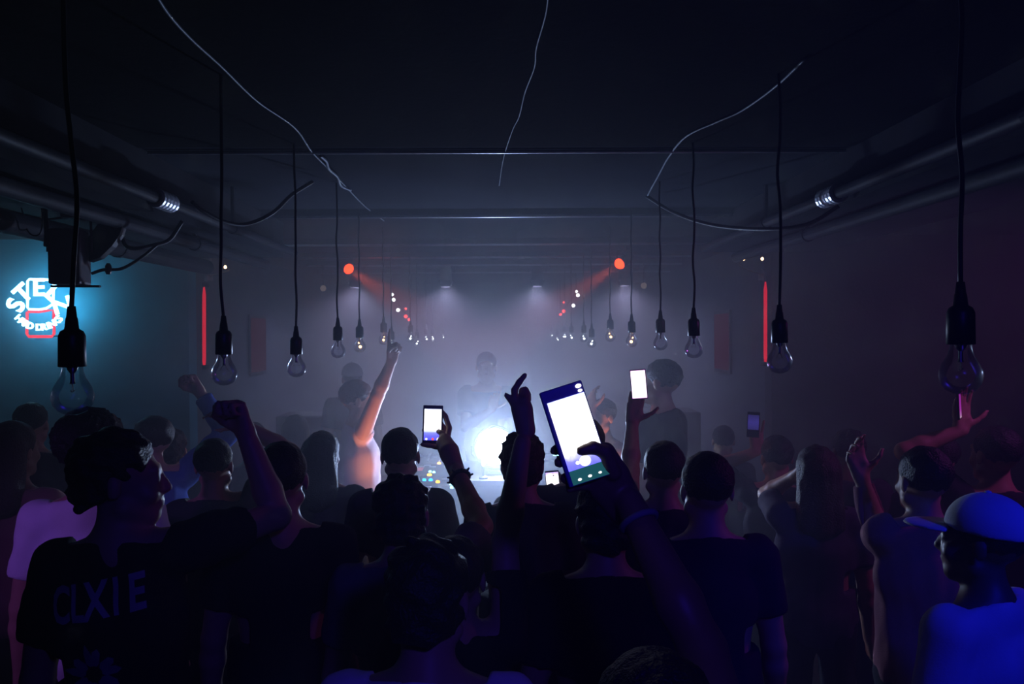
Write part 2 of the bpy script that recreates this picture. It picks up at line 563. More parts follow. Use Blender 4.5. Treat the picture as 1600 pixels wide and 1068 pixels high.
# two slanted bars of small lamps on the stage
LW = glow('white pin lens', (0.85, 0.92, 1.0), 7, False)
LR = glow('red pin lens', (1.0, 0.06, 0.05), 5, False)
for lab, pts in (('left', ((613, 460, LW, .7), (615, 468, LW, 1.0), (622, 484, LW, 1.0), (634, 482, LR, .5), (634, 494, LR, 1.0), (639, 499, LR, .7))),
                 ('right', ((901, 455, LW, .6), (903, 461, LW, 1.0), (896, 477, LW, 1.0), (881, 472, LR, .4), (881, 486, LR, 1.0), (876, 491, LR, .7)))):
    yb = 8.6
    a = P(pts[0][0], pts[0][1], yb)
    root = tag(empty('lamp_bar', a), 'slanted hanging bar of tiny white and red lamps, %s of the DJ' % lab, 'stage light')
    b = P(pts[-1][0], pts[-1][1], yb)
    MB().tube([Vector((0, .05, 0)), b - a + Vector((0, .05, 0))], .012, 8).tube([(0, .05, 0), (0, .05, CEIL - a.z)], .006, 6).tube([b - a + Vector((0, .05, 0)), b - a + Vector((0, .05, CEIL - b.z))], .006, 6).build('bar', M['black'], root)
    for px, py, lm, s in pts:
        q = P(px, py, yb) - a
        h = MB().tube([q + Vector((0, .05, 0)), q + Vector((0, .004, 0))], .024 * s + .004, 10).build('lamp_head', M['black'], root)
        m = MB(); m.m = Matrix.Translation(q) @ Matrix.Rotation(PI / 2, 4, 'X')
        m.lathe([(0, .006), (.014 * s + .006, .002), (.014 * s + .006, -.004), (0, -.004)], 12).build('lens', lm, h)

# dim round lamps further back
for px, py, lab in ((505, 450, 'left'), (1006, 446, 'right')):
    q = P(px, py, 7.6)
    root = tag(empty('wall_globe_lamp', q), 'blurred dim globe lamp hanging near the stage wall, %s' % lab, 'lamp')
    MB().lathe([(0, -.03), (.02, -.024), (.03, 0), (.02, .024), (0, .03)], 14).build('globe', glow('dim globe', (0.8, .62, .55), .22, False), root, True)
    MB().tube([(0, 0, .028), (0, 0, CEIL - q.z)], .005, 6).build('cord', M['cable'], root)

# ------------------------------------------------------------------ DJ booth
BT = 1.06
root = tag(empty('dj_table', (-.2, 5.72, .12)), 'dark DJ table carrying players and mixer on the stage', 'table')
MB().box((0, 0, BT - .12 - .02), (2.1, .84, .04), .006).build('table_top', M['wood'], root)
MB().box((0, -.38, (BT - .16) / 2), (2.04, .03, BT - .16), .004).build('front_panel', M['black'], root)
for sx in (-1, 1):
    for sy in (-1, 1):
        MB().box((sx * .98, sy * .33, (BT - .16) / 2), (.06, .06, BT - .16), .004).build('leg', M['black'], root)
LY = glow('amber button', (1.0, .42, .02), 5.5, False)
LB = glow('blue button', (.02, .30, 1.0), 5.0, False)
LC = glow('cyan display', (.35, .85, 1.0), 3.25, False)
LPK = glow('pink strip', (1.0, .20, .28), .35, False)
SIL = mat('brushed silver', (.55, .57, .60), .35, .8)


def player(loc, label, rz=0.0, silver=False):
    root = tag(empty('media_player', loc, rz), label, 'media player')
    MB().box((0, 0, .045), (.30, .36, .09), .008).build('body', M['black'], root)
    w_ = MB().lathe([(.10, 0), (.105, .012), (.095, .02), (.03, .022), (0, .022)], 28, (0, -.06, .09)).build('jog_wheel', M['grey'], root, True)
    MB().lathe([(.024, 0), (.024, .004), (0, .004)], 16, (0, -.06, .112)).build('jog_display', LC, w_)
    MB().box((0, .12, .10), (.17, .09, .012), .003).build('screen', M['grey'], root)
    for i, (x, y_, mm) in enumerate(((-.115, -.14, LY), (-.115, -.10, LB), (.115, -.13, LY), (.12, .06, LB), (-.12, .04, LC), (.12, -.02, LC))):
        MB().lathe([(.013, 0), (.013, .006), (0, .007)], 12, (x, y_, .09)).build('button', mm, root)
    MB().box((.125, -.06, .093), (.012, .10, .006), .001).build('pitch_fader', SIL, root)
    return root


player((-.83, 5.66, BT), 'media player with glowing buttons behind the close-cropped head')
player((.42, 5.68, BT), 'media player on the right end of the DJ table')
mx = tag(empty('dj_mixer', (-.44, 5.66, BT)), 'DJ mixer with amber and blue lit buttons beside the bright lamp', 'mixer')
MB().box((0, 0, .045), (.36, .42, .09), .008).build('body', M['grey'], mx)
for i in range(4):
    for j in range(4):
        MB().lathe([(.011, 0), (.010, .018), (0, .02)], 10, (-.12 + .08 * i, -.02 + .055 * j, .09)).build('knob', SIL, mx, True)
    MB().box((-.12 + .08 * i, -.12, .095), (.014, .022, .012), .002).build('fader', SIL, mx)
def on_mixer(px, py):
    q = PC(px, py, BT + .092)
    return (q.x + .44, q.y - 5.66, .09)
for px, py, mm, s in ((686, 724, LY, 1), (671, 742, LY, 1.25), (684, 753, LY, 1), (663, 750, LB, .9), (673, 750, LB, 1.0), (678, 738, LC, .8), (672, 737, LC, .8),
                      (706, 757, LC, 1.2), (706, 762, LC, .9)):
    MB().lathe([(.012 * s, 0), (.012 * s, .008), (.008 * s, .012), (0, .012)], 12, on_mixer(px, py)).build('button', mm, mx)
for px, py in ((660, 714), (678, 714), (668, 727), (658, 729), (676, 729), (696, 749), (668, 761), (690, 775)):
    c = on_mixer(px, py)
    MB().box((c[0], c[1], .093), (.045, .022, .006), .002).build('pad', SIL, mx)
c = on_mixer(655, 733)
MB().box((c[0], c[1], .094), (.05, .10, .006), .002).build('pink_strip', LPK, mx)

# the blinding lamp on the DJ table
fp = P(773, 697, 5.52)
fl = tag(empty('flood_lamp', (fp.x, fp.y, BT)), 'blinding white lamp on the DJ table pointing at the crowd', 'lamp')
hz = fp.z - BT
FL = glow('flood lens', (0.75, 0.95, 1.0), 60.0, False)
m = MB(); m.m = Matrix.Translation((0, 0, hz)) @ Matrix.Rotation(PI / 2, 4, 'X')
m.lathe([(0, -.16), (.07, -.16), (.12, -.10), (.145, 0), (.15, .02), (.138, .02), (.12, 0), (0, -.01)], 28).build('housing', M['black'], fl, True)
m = MB(); m.m = Matrix.Translation((0, 0, hz)) @ Matrix.Rotation(PI / 2, 4, 'X')
m.lathe([(0, .034), (.06, .028), (.10, .018), (.128, .006), (.128, .002), (0, .002)], 28).build('lens', FL, fl, True)
MB().tube([(-.158, .05, hz), (-.158, .05, .14), (-.05, .05, .03), (.05, .05, .03), (.158, .05, .14), (.158, .05, hz)], .009, 8).build('yoke', M['black'], fl)
MB().box((.03, .05, .012), (.16, .16, .024), .005).build('foot_plate', M['black'], fl)
lamp_at('flood_light', 'SPOT', (fp.x, fp.y - .07, fp.z), 170, (0.40, 0.55, 1.0), (fp.x, fp.y - 2, fp.z + .25), fl, size=.06, angle=160, blend=.8)

ob = P(755, 719, 5.36)
ol = tag(empty('amber_lamp', (ob.x, ob.y, BT)), 'small upright amber tube lamp beside the blinding lamp', 'lamp')
MB().lathe([(0, 0), (.03, 0), (.03, .012), (.008, .02), (.008, ob.z - BT - .04), (0, ob.z - BT - .04)], 14).build('base', M['black'], ol)
MB().lathe([(0, -.035), (.010, -.03), (.010, .03), (0, .035)], 12, (0, 0, ob.z - BT)).build('tube', glow('amber tube', (1.0, .36, .10), 7, False), ol, True)

# stage loudspeakers standing at both sides of the booth
for x, lab in ((-1.62, 'left'), (1.50, 'right')):
    root = tag(empty('stage_loudspeaker', (x, 6.9, .12)), 'tall dark loudspeaker standing on the stage, %s of the DJ' % lab, 'loudspeaker')
    MB().box((0, 0, .62), (.46, .42, 1.24), .015).build('cabinet', M['grey'], root)
    for z, r in ((.36, .17), (.80, .15), (1.08, .07)):
        m = MB(); m.m = Matrix.Translation((0, -.212, z)) @ Matrix.Rotation(PI / 2, 4, 'X')
        m.lathe([(r, 0), (r, .012), (r * .88, .014), (r * .4, -.02), (r * .3, .0), (0, .008)], 22).build('driver', M['black'], root, True)

# wash lights: added over the stage and floor, purple side, blue behind the photographer
def wash(pos, target, power, color, angle, label, lens=1.5, size=.08, stand=False):
    lm = glow('wash lens', color, lens, False)
    rt = can_spot(pos, target, label, lm, r=.07, ln=.18, name='wash_light', dome=.1, stand=stand)
    d = (Vector(target) - Vector(pos)).normalized()
    lamp_at('wash', 'SPOT', Vector(pos) + d * .04, power, color, target, rt, size=size, angle=angle, blend=.8)
    return rt


for x_, w_ in ((-1.4, 'first'), (-.5, 'second'), (.42, 'third'), (1.3, 'fourth')):
    wash((x_, 8.0, 2.56), (x_, 7.8, .5), 52, (.60, .57, 1.0), 168, 'added lavender wash light above the stage, %s from the left' % w_, lens=.15)  # added to brighten the haze over the stage
wash((-.40, 4.15, .16), P(590, 635, 4.78), 190, (1.0, .30, .09), 22, 'added amber floor lamp shining up at the dancer, hidden by the crowd', lens=1.0, stand=True)  # added low behind the crowd to turn arm and vest orange
wash((.50, 4.25, .16), P(938, 660, 4.95), 140, (1.0, .30, .12), 22, 'added amber floor lamp shining up behind the big phone, hidden by the crowd', lens=1.0, stand=True)  # added low behind the crowd to turn the face there orange
wash((-2.6, 0.3, 2.38), (-1.60, 2.75, 1.30), 90, (.36, .12, 1.0), 24, 'violet wash light over the left of the crowd, outside the view')
wash((1.75, 0.7, 2.40), (1.3, 1.95, 1.25), 60, (.008, .012, 1.0), 52, 'deep blue wash light above the white cap')
wash((0.45, -0.5, 2.55), (0.08, 1.45, 1.65), 48, (.06, .03, 1.0), 54, 'deep blue wash light behind the photographer')
wash((2.6, 2.6, 2.42), (1.0, 3.6, 1.5), 26, (.60, .10, .75), 110, 'magenta wash light over the right of the crowd')

# ------------------------------------------------------------------ pendant bulbs
def bulb_meshes():
    s = MB().lathe([(0, .103), (.0065, .103), (.0085, .084), (.0095, .082), (.0115, .064), (.018, .060), (.0215, .052), (.0222, .0), (.0205, -.001), (0, -.001)], 24)
    g = MB().lathe([(.0165, 0), (.0172, -.008), (.0205, -.020), (.0285, -.033), (.0335, -.046), (.034, -.054), (.031, -.066), (.0225, -.077), (.011, -.0825), (0, -.084)], 32)
    st = MB().lathe([(.010, 0), (.008, -.006), (.0035, -.012), (.0035, -.026), (.005, -.030), (0, -.031)], 12)
    for sx in (-1, 1):
        st.tube([(sx * .002, 0, -.028), (sx * .012, 0, -.044)], .0006, 5)
    st.tube([(-.012, 0, -.044), (-.006, .003, -.041), (0, 0, -.044), (.006, -.003, -.041), (.012, 0, -.044)], .0005, 5)
    return s, g, st


_s, _g, _st = bulb_meshes()
proto_parts = None
ORD = ['first', 'second', 'third', 'fourth', 'fifth', 'sixth', 'seventh', 'eighth', 'ninth', 'tenth', 'eleventh', 'twelfth', 'thirteenth']


GLINT = [glow('white painted glint', (.80, .92, 1.0), 14, False), glow('warm painted glint', (1.0, .50, .18), 9, False)]  # glow painted in place of lamp reflections on the far bulbs


def pendant(pos, label, bends, group, lit=None):
    """pos: lower rim of the socket"""
    global proto_parts
    root = tag(empty('pendant_bulb', pos, random.uniform(0, 6)), label, 'pendant bulb', group)
    if proto_parts is None:
        so_ = _s.build('socket', M['bakelite'], root, True)
        gl = _g.build('glass_bulb', M['glass'], root, True)
        fi = _st.build('filament_stem', M['metal'], gl)
        proto_parts = (so_, gl, fi)
    else:
        so_, gl, fi = (o.copy() for o in proto_parts)
        for o in (so_, gl, fi):
            COL.objects.link(o)
        so_.parent = root
        gl.parent = root
        fi.parent = gl
    if lit is not None:  # two glowing beads stand in for reflections in the glass
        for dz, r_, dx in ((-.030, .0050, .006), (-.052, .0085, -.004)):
            MB().lathe([(0, -r_), (r_ * .7, -r_ * .7), (r_, 0), (r_ * .7, r_ * .7), (0, r_)], 8, (dx, 0, dz)).build('painted_glint', GLINT[lit], gl, True)
    top = Vector((pos[0], pos[1], CEIL))
    a = Vector((pos[0], pos[1], pos[2] + .10))
    n = 7
    pts = []
    for i in range(n + 1):
        q = a.lerp(top, i / n)
        if 0 < i < n:
            q += Vector((bends[i % len(bends)], 0, 0))
        pts.append(q)
    o = MB().tube(spline(pts, 5), .0042, 7).build('cord', M['cable'], root, True, world=True)
    return root


LEFT = [(113, 572, 1.38, (0, .006, .012, .004, -.004, -.006, -.006)), (350, 553, 2.15, (-.005, -.007, -.004, -.003, 0, 0, 0)),
        (463, 553, 2.93, (.002, .003, .0, .002)), (528, 531, 3.70, (.002, -.003, .002)), (562, 527, 4.48, (.002, -.002))]
RIGHT = [(1501, 537, 1.31, (-.004, .0, .003)), (1218, 535, 2.15, (-.004, .003, .004, .003)), (1084, 524, 2.93, (.003, .004, -.002)),
         (1032, 519, 3.70, (-.002, .002)), (987, 519, 4.48, (.002, -.002))]
for k in range(13):
    for nm, rows, sx in (('left', LEFT, -1), ('right', RIGHT, 1)):
        if k < 5:
            px, py, yy, bd = rows[k]
            q = P(px, py, yy)
        else:
            q = Vector((sx * (.74 + random.uniform(-.04, .05)), 1.38 + .775 * k, 2.035 + random.uniform(-.04, .03)))
            bd = (.002, -.002)
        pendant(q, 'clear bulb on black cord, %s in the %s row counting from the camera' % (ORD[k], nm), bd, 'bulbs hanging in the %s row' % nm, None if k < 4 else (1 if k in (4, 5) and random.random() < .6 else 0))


# ------------------------------------------------------------------ figures: a distance field meshed with surface nets
def smin(a, b, k):
    if k <= 0:
        return np.minimum(a, b)
    h = np.maximum(k - np.abs(a - b), 0) / k
    return np.minimum(a, b) - h * h * k * 0.25


class Field:
    def __init__(self, lo, hi, v):
        self.v = v
        self.lo = np.array(lo, np.float32)
        n = np.ceil((np.array(hi) - self.lo) / v).astype(int) + 1
        self.n = n
        self.f = np.full(n, 0.2, np.float32)
        self.ax = [self.lo[i] + v * np.arange(n[i], dtype=np.float32) for i in range(3)]

    def sub(self, lo, hi):
        i0 = np.clip(np.floor((np.array(lo) - self.lo) / self.v).astype(int), 0, self.n)
        i1 = np.clip(np.ceil((np.array(hi) - self.lo) / self.v).astype(int) + 1, 0, self.n)
        if np.any(i1 <= i0):
            return None
        sl = tuple(slice(a, b) for a, b in zip(i0, i1))
        return sl, (self.ax[0][sl[0]][:, None, None], self.ax[1][sl[1]][None, :, None], self.ax[2][sl[2]][None, None, :])

    def capsule(self, a, b, ra, rb, k=0.02):
        a = np.array(a, np.float32); b = np.array(b, np.float32)
        pad = max(ra, rb) + k + 2.5 * self.v
        s = self.sub(np.minimum(a, b) - pad, np.maximum(a, b) + pad)
        if s is None: return
        sl, (X, Y, Z) = s
        d = b - a
        L = float(d @ d) + 1e-9
        px, py, pz = X - a[0], Y - a[1], Z - a[2]
        h = np.clip((px * d[0] + py * d[1] + pz * d[2]) / L, 0, 1)
        q = np.sqrt((px - h * d[0]) ** 2 + (py - h * d[1]) ** 2 + (pz - h * d[2]) ** 2) - (ra + (rb - ra) * h)
        self.f[sl] = smin(self.f[sl], q, k)

    def ell(self, c, r, R=None, k=0.02, cut=False):
        c = np.array(c, np.float32)
        pad = max(r) + k + 2.5 * self.v
        s = self.sub(c - pad, c + pad)
        if s is None: return
        sl, (X, Y, Z) = s
        x, y, z = np.broadcast_arrays(X - c[0], Y - c[1], Z - c[2])
        if R is not None:
            R = np.array(R, np.float32)
            x, y, z = (R[0, 0] * x + R[1, 0] * y + R[2, 0] * z, R[0, 1] * x + R[1, 1] * y + R[2, 1] * z, R[0, 2] * x + R[1, 2] * y + R[2, 2] * z)
        k0 = np.sqrt((x / r[0]) ** 2 + (y / r[1]) ** 2 + (z / r[2]) ** 2)
        k1 = np.sqrt((x / r[0] ** 2) ** 2 + (y / r[1] ** 2) ** 2 + (z / r[2] ** 2) ** 2) + 1e-6
        q = k0 * (k0 - 1) / k1
        if cut:
            self.f[sl] = -smin(-self.f[sl], q, k)
        else:
            self.f[sl] = smin(self.f[sl], q, k)

    def halfspace(self, p, n, k=0.004, box=None):
        """keep what lies behind the plane (p, n); only inside the box if given"""
        n = np.array(n, np.float32); n = n / np.linalg.norm(n)
        s = self.sub(*(box if box is not None else (self.lo, self.lo + self.v * self.n)))
        if s is None: return
        sl, (X, Y, Z) = s
        q = (X - p[0]) * n[0] + (Y - p[1]) * n[1] + (Z - p[2]) * n[2]
        self.f[sl] = -smin(-self.f[sl], -q, k)

    def ripple(self, amp, freq, seed, n=5, zdir=1.0):
        r = np.random.RandomState(seed)
        X, Y, Z = self.ax[0][:, None, None], self.ax[1][None, :, None], self.ax[2][None, None, :]
        near = np.abs(self.f) < 0.05
        acc = np.zeros(self.f.shape, np.float32)
        for i in range(n):
            w_ = r.normal(size=3); w_[2] *= zdir
            w_ = w_ / np.linalg.norm(w_) * freq * r.uniform(.6, 1.5)
            acc += np.sin(X * w_[0] + Y * w_[1] + Z * w_[2] + r.uniform(0, 6.28)).astype(np.float32)
        self.f += np.where(near, acc * (amp / n ** .5), 0)

    def mesh(self, name):
        f = self.f
        f[[0, -1]] = 0.2; f[:, [0, -1]] = 0.2; f[:, :, [0, -1]] = 0.2
        ins = f < 0
        c = np.zeros(tuple(np.array(f.shape) - 1), np.uint8)
        C8 = [(i, j, k) for i in (0, 1) for j in (0, 1) for k in (0, 1)]
        nx, ny, nz = f.shape
        for i, j, k in C8:
            c += ins[i:nx - 1 + i, j:ny - 1 + j, k:nz - 1 + k]
        act = np.argwhere((c > 0) & (c < 8))
        idx = np.full(c.shape, -1, np.int32)
        idx[tuple(act.T)] = np.arange(len(act))
        vals = np.stack([f[act[:, 0] + i, act[:, 1] + j, act[:, 2] + k] for i, j, k in C8], 1)
        acc = np.zeros((len(act), 3), np.float32); cnt = np.zeros(len(act), np.float32)
        for a in range(8):
            for b in range(a + 1, 8):
                da = np.array(C8[b]) - np.array(C8[a])
                if np.abs(da).sum() != 1: continue
                va, vb = vals[:, a], vals[:, b]
                m = (va < 0) != (vb < 0)
                t = np.where(m, va / np.where(m, va - vb, 1), 0)
                acc += m[:, None] * (np.array(C8[a], np.float32) + t[:, None] * da)
                cnt += m
        V = self.lo + self.v * (act + acc / cnt[:, None])
        quads = []
        for ax in range(3):
            e = [slice(None)] * 3; g = [slice(None)] * 3
            e[ax] = slice(0, -1); g[ax] = slice(1, None)
            A, B = ins[tuple(e)], ins[tuple(g)]
            o1, o2 = [q for q in range(3) if q != ax]
            pos = np.argwhere(A != B)
            ok = (pos[:, o1] > 0) & (pos[:, o2] > 0) & (pos[:, o1] < f.shape[o1] - 1) & (pos[:, o2] < f.shape[o2] - 1)
            pos = pos[ok]
            d1 = np.zeros(3, int); d1[o1] = 1
            d2 = np.zeros(3, int); d2[o2] = 1
            q = np.stack([idx[tuple((pos - d1 - d2).T)], idx[tuple((pos - d2).T)], idx[tuple(pos.T)], idx[tuple((pos - d1).T)]], 1)
            fl = A[tuple(pos.T)]
            if ax == 1: fl = ~fl
            q[~fl] = q[~fl][:, ::-1]
            quads.append(q)
        Q = np.concatenate(quads)
        me = bpy.data.meshes.new(name)
        me.vertices.add(len(V)); me.vertices.foreach_set('co', V.astype(np.float32).ravel())
        me.loops.add(Q.size); me.loops.foreach_set('vertex_index', Q.astype(np.int32).ravel())
        me.polygons.add(len(Q)); me.polygons.foreach_set('loop_start', np.arange(0, Q.size, 4, dtype=np.int32))
        me.update(calc_edges=True)
        me.validate()
        me.shade_smooth()
        return me


SKIN = [mat('light skin', (.52, .34, .26), .5, var=.06), mat('tan skin', (.36, .21, .14), .5, var=.06), mat('brown skin', (.16, .085, .055), .45, var=.08)]
HAIR = {'black': mat('black hair', (.010, .009, .010), .55, bump=.6, bscale=150), 'brown': mat('brown hair', (.035, .022, .015), .55, bump=.6, bscale=150),
        'fair': mat('fair hair', (.16, .11, .07), .55, bump=.6, bscale=150)}
CLOTH = {}


def cloth(rgb):
    k = tuple(rgb)
    if k not in CLOTH:
        CLOTH[k] = mat('cloth %02d' % len(CLOTH), rgb, .9, var=.08, bump=.15, bscale=260, spec=.1)
    return CLOTH[k]


DENIM = mat('dark trousers', (.018, .020, .030), .9, spec=.1)
SHOE = mat('dark shoes', (.02, .02, .022), .6)
_legs = {}


def legs_mesh():
    if not _legs:
        F = Field((-.26, -.20, .03), (.26, .22, 1.06), .016)
        F.ell((0, -.005, .97), (.168, .118, .12), k=.03)
        for sx in (-1, 1):
            F.capsule((sx * .088, 0, .92), (sx * .10, .012, .50), .088, .062, .04)
            F.capsule((sx * .10, .012, .50), (sx * .105, -.012, .09), .062, .052, .03)
        F.halfspace((0, 0, .06), (0, 0, -1))
        F.ripple(.003, 45, 3, zdir=.5)
        _legs['t'] = F.mesh('trousers')
        _legs['t'].materials.append(DENIM)
        F = Field((-.26, -.20, -.02), (.26, .26, .16), .012)
        for sx in (-1, 1):
            F.capsule((sx * .105, -.04, .045), (sx * .118, .13, .034), .042, .036, .02)
            F.capsule((sx * .105, -.02, .04), (sx * .105, -.012, .11), .045, .042, .02)
        F.halfspace((0, 0, .0), (0, 0, -1))
        _legs['s'] = F.mesh('shoes')
        _legs['s'].materials.append(SHOE)
    return _legs['t'], _legs['s']


POSE = {  # curl of knuckle, middle and end joint for index, middle, ring, little; thumb mode
    'fist': ([(75, 95, 55)] * 4, 'closed'),
    'open': ([(6, 10, 6), (4, 8, 6), (6, 10, 6), (10, 12, 8)], 'out'),
    'relaxed': ([(18, 28, 18), (26, 36, 20), (32, 42, 24), (38, 46, 26)], 'out'),
    'point': ([(-4, 6, 4), (72, 95, 55), (76, 98, 55), (78, 98, 55)], 'closed'),
    'point_thumb': ([(2, 10, 6), (70, 95, 50), (74, 98, 55), (76, 98, 55)], 'out'),
    'behind': ([(4, 14, 12), (4, 12, 10), (6, 14, 12), (10, 18, 14)], 'out'),
    'grip': ([(20, 45, 35), (24, 50, 40), (28, 52, 40), (34, 55, 40)], 'over'),
}
FLEN = [(.044, .026, .022), (.048, .030, .023), (.044, .028, .023), (.035, .021, .020)]
FOFF = [.030, .010, -.011, -.030]
FKN = [.090, .093, .088, .078]


def norm(a):
    a = np.array(a, float)
    return a / (np.linalg.norm(a) + 1e-9)


def hand(F, W, d, t, pose, s=1.0, n=None):
    """W wrist, d towards the knuckles, t towards the thumb side, n out of the palm"""
    d = norm(d); t = norm(np.array(t) - d * np.dot(t, d))
    n = norm(n if n is not None else np.cross(d, t))
    n = norm(n - d * np.dot(n, d) - t * np.dot(n, t))
    curls, th = POSE[pose] if isinstance(pose, str) else pose
    W = np.array(W, float)
    for i in range(4):
        K = W + (d * FKN[i] + t * FOFF[i]) * s
        F.capsule(W + t * FOFF[i] * .55 * s + d * .004, K, .0135 * s, .0115 * s, .018)
    F.capsule(W + d * .02 * s + t * .012 * s, W + d * .055 * s + t * .026 * s + n * .008 * s, .016 * s, .014 * s, .012)
    F.capsule(W + d * .02 * s - t * .015 * s + n * .004 * s, W + d * .06 * s - t * .022 * s + n * .004 * s, .015 * s, .013 * s, .012)
    for i in range(4):
        p = W + (d * FKN[i] + t * FOFF[i]) * s
        a = 0.0
        sd = d + t * (FOFF[i] * 2.2)
        sd = norm(sd)
        for j in range(3):
            a += math.radians(curls[i][j])
            q = p + (sd * math.cos(a) + n * math.sin(a)) * FLEN[i][j] * s
            r0 = (.0100, .0090, .0083)[j] * (1 if i < 3 else .88)
            F.capsule(p, q, r0 * s, r0 * .92 * s, .004)
            p = q
    b = W + (d * .022 + t * .026 + n * .006) * s
    if th == 'out':
        ds = [norm(d * .55 + t * .85 + n * .2), norm(d * .65 + t * .8 + n * .1), norm(d * .8 + t * .6)]
    elif th == 'closed':
        ds = [norm(d * .8 + t * .45 + n * .5), norm(d * .75 - t * .15 + n * .7), norm(d * .35 - t * .9 + n * .25)]
    else:
        ds = [norm(d * .7 + t * .6 + n * .5), norm(d * .8 + t * .15 + n * .45), norm(d * .7 - t * .6 + n * .25)]
    p = b
    for j, (L, r) in enumerate(((.042, .0135), (.033, .0112), (.028, .0098))):
        q = p + ds[j] * L * s
        F.capsule(p, q, r * s, r * .86 * s, .006)
        p = q


def ik(A, B, l1, l2, pole):
    A, B = np.array(A, float), np.array(B, float)
    d = B - A
    L = np.linalg.norm(d)
    if L > (l1 + l2) * .995:
        B = A + d / L * (l1 + l2) * .995
        d = B - A; L = np.linalg.norm(d)
    L = max(L, abs(l1 - l2) + .02)
    u = d / np.linalg.norm(d)
    x = (l1 * l1 - l2 * l2 + L * L) / (2 * L)
    h = math.sqrt(max(0, l1 * l1 - x * x))
    p = np.array(pole, float); p = p - u * np.dot(p, u)
    return A + u * x + norm(p) * h, B


def person(label, head_px, y, yaw=0, arms=None, hair='short', hair_col='black', skin=1, shirt=(.02, .02, .025), sleeve='short', head_turn=(0, 0, 0),
           v=.010, cap=None, floor=0.0, collar=True, lean=0.0, seed=0, headscale=1.0, group='crowd facing the stage', band=None, extra=None):
    """head_px: where the centre of the head is seen; y: how far into the room it stands; yaw: turned left (+) from facing the stage.
    arms: {'L'|'R': dict(wrist=room point, pole=room direction, d=, t=, pose=, chains=)}"""
    hp = P(head_px[0], head_px[1], y)
    H = (hp.z - floor) / 1.635
    s = H
    rz = math.radians(yaw)
    base = Vector((hp.x, hp.y, floor))
    root = tag(empty('person', base, rz), label, 'person', group)
    c_, s_ = math.cos(-rz), math.sin(-rz)

    def loc(p):   # room point -> the figure's own scaled coordinates
        q = Vector(p) - base
        return np.array((c_ * q.x - s_ * q.y, s_ * q.x + c_ * q.y, q.z)) / s

    def ldir(p):
        return np.array((c_ * p[0] - s_ * p[1], s_ * p[0] + c_ * p[1], p[2]))
    arms = arms or {}
    A = {}
    for k, sx in (('L', -1), ('R', 1)):
        a = dict(arms.get(k, {}))
        sh = np.array((sx * .172, 0, 1.415))
        if 'wrist' in a:
            W = loc(a['wrist'])
            up = np.clip((W[2] - 1.25) / .5, 0, 1)
            sh = sh + np.array((-sx * .022 * up, .01 * up, .045 * up))
            pole = ldir(a.get('pole', (sx, 0, -1)))
        else:
            W = np.array((sx * .25, .06, .86))
            pole = np.array((sx * .3, -1, 0))
        if 'elbow' in a:
            E_ = loc(a['elbow'])
            l1, l2 = .295, .255
            E_ = sh + norm(E_ - sh) * np.clip(np.linalg.norm(E_ - sh), l1 * .8, l1 * 1.2)
            W = E_ + norm(W - E_) * np.clip(np.linalg.norm(W - E_), l2 * .85, l2 * 1.22)
        else:
            E_, W = ik(sh, W, .295, .255, pole)
        d = ldir(a['d']) if 'd' in a else norm(W - E_)
        t = ldir(a['t']) if 't' in a else (np.array((0, 1, 0)) if 'wrist' not in a else np.array((-sx, 0, 0)))
        nn = ldir(a['n']) if 'n' in a else (np.cross(norm(d), norm(t)) * sx * 1.0)
        A[k] = dict(S=sh, E=E_, W=W, d=d, t=t, n=nn, pose=a.get('pose', 'relaxed'), chains=[([loc(q) for q in ch], r) for ch, r in a.get('chains', [])], only=a.get('only', False))
    pts = [A[k][q] for k in A for q in 'SEW'] + [A[k]['W'] + norm(A[k]['d']) * .2 for k in A] + [q for k in A for ch, r in A[k]['chains'] for q in ch]
    lo = np.minimum(np.min(pts, 0) - .09, (-.27, -.2, .84))
    hi = np.maximum(np.max(pts, 0) + .09, (.27, .24, 1.80))
    # head frame
    hy, hpch, hr = (math.radians(q) for q in head_turn)
    HR = np.array((Matrix.Rotation(hy, 3, 'Z') @ Matrix.Rotation(hpch, 3, 'X') @ Matrix.Rotation(hr, 3, 'Y')))
    HC = np.array((0, .0, 1.54))

    def hd(p):
        return HC + HR @ (np.array(p) * (1, 1, 1) - HC)

    def put_head(F):
        F.capsule((0, -.02, 1.44), hd((0, .0, 1.565)), .060, .054, .03)
        F.ell(hd((0, -.012, 1.665)), (.076, .097, .088), HR, .015)
        F.ell(hd((0, .040, 1.612)), (.060, .062, .082), HR, .02)
        F.ell(hd((0, .070, 1.550)), (.032, .026, .026), HR, .02)
        F.capsule(hd((-.052, .01, 1.575)), hd((-.018, .068, 1.545)), .022, .02, .02)
        F.capsule(hd((.052, .01, 1.575)), hd((.018, .068, 1.545)), .022, .02, .02)
        F.capsule(hd((-.035, .084, 1.664)), hd((.035, .084, 1.664)), .012, .012, .012)
        for sx in (-1, 1):
            F.ell(hd((sx * .030, .104, 1.641)), (.016, .014, .012), HR, .008, cut=True)
            F.ell(hd((sx * .030, .086, 1.641)), (.0125, .0125, .0115), HR, .002)
            F.ell(hd((sx * .042, .072, 1.605)), (.018, .018, .018), HR, .02)
            F.ell(hd((sx * .079, -.008, 1.630)), (.009, .019, .031), HR, .004)
        F.capsule(hd((0, .094, 1.650)), hd((0, .112, 1.612)), .0085, .0125, .008)
        F.ell(hd((0, .100, 1.606)), (.019, .013, .010), HR, .006)
        F.ell(hd((0, .096, 1.580)), (.024, .011, .0065), HR, .005)
        F.ell(hd((0, .093, 1.568)), (.020, .011, .0075), HR, .005)

    F = Field(lo, hi, v)
    F.ell((0, -.005, .97), (.160, .110, .12), k=.03)
    F.ell((0, 0, 1.11), (.138, .098, .17), k=.05)
    F.ell((0, 0, 1.28), (.162, .108, .18), k=.05)
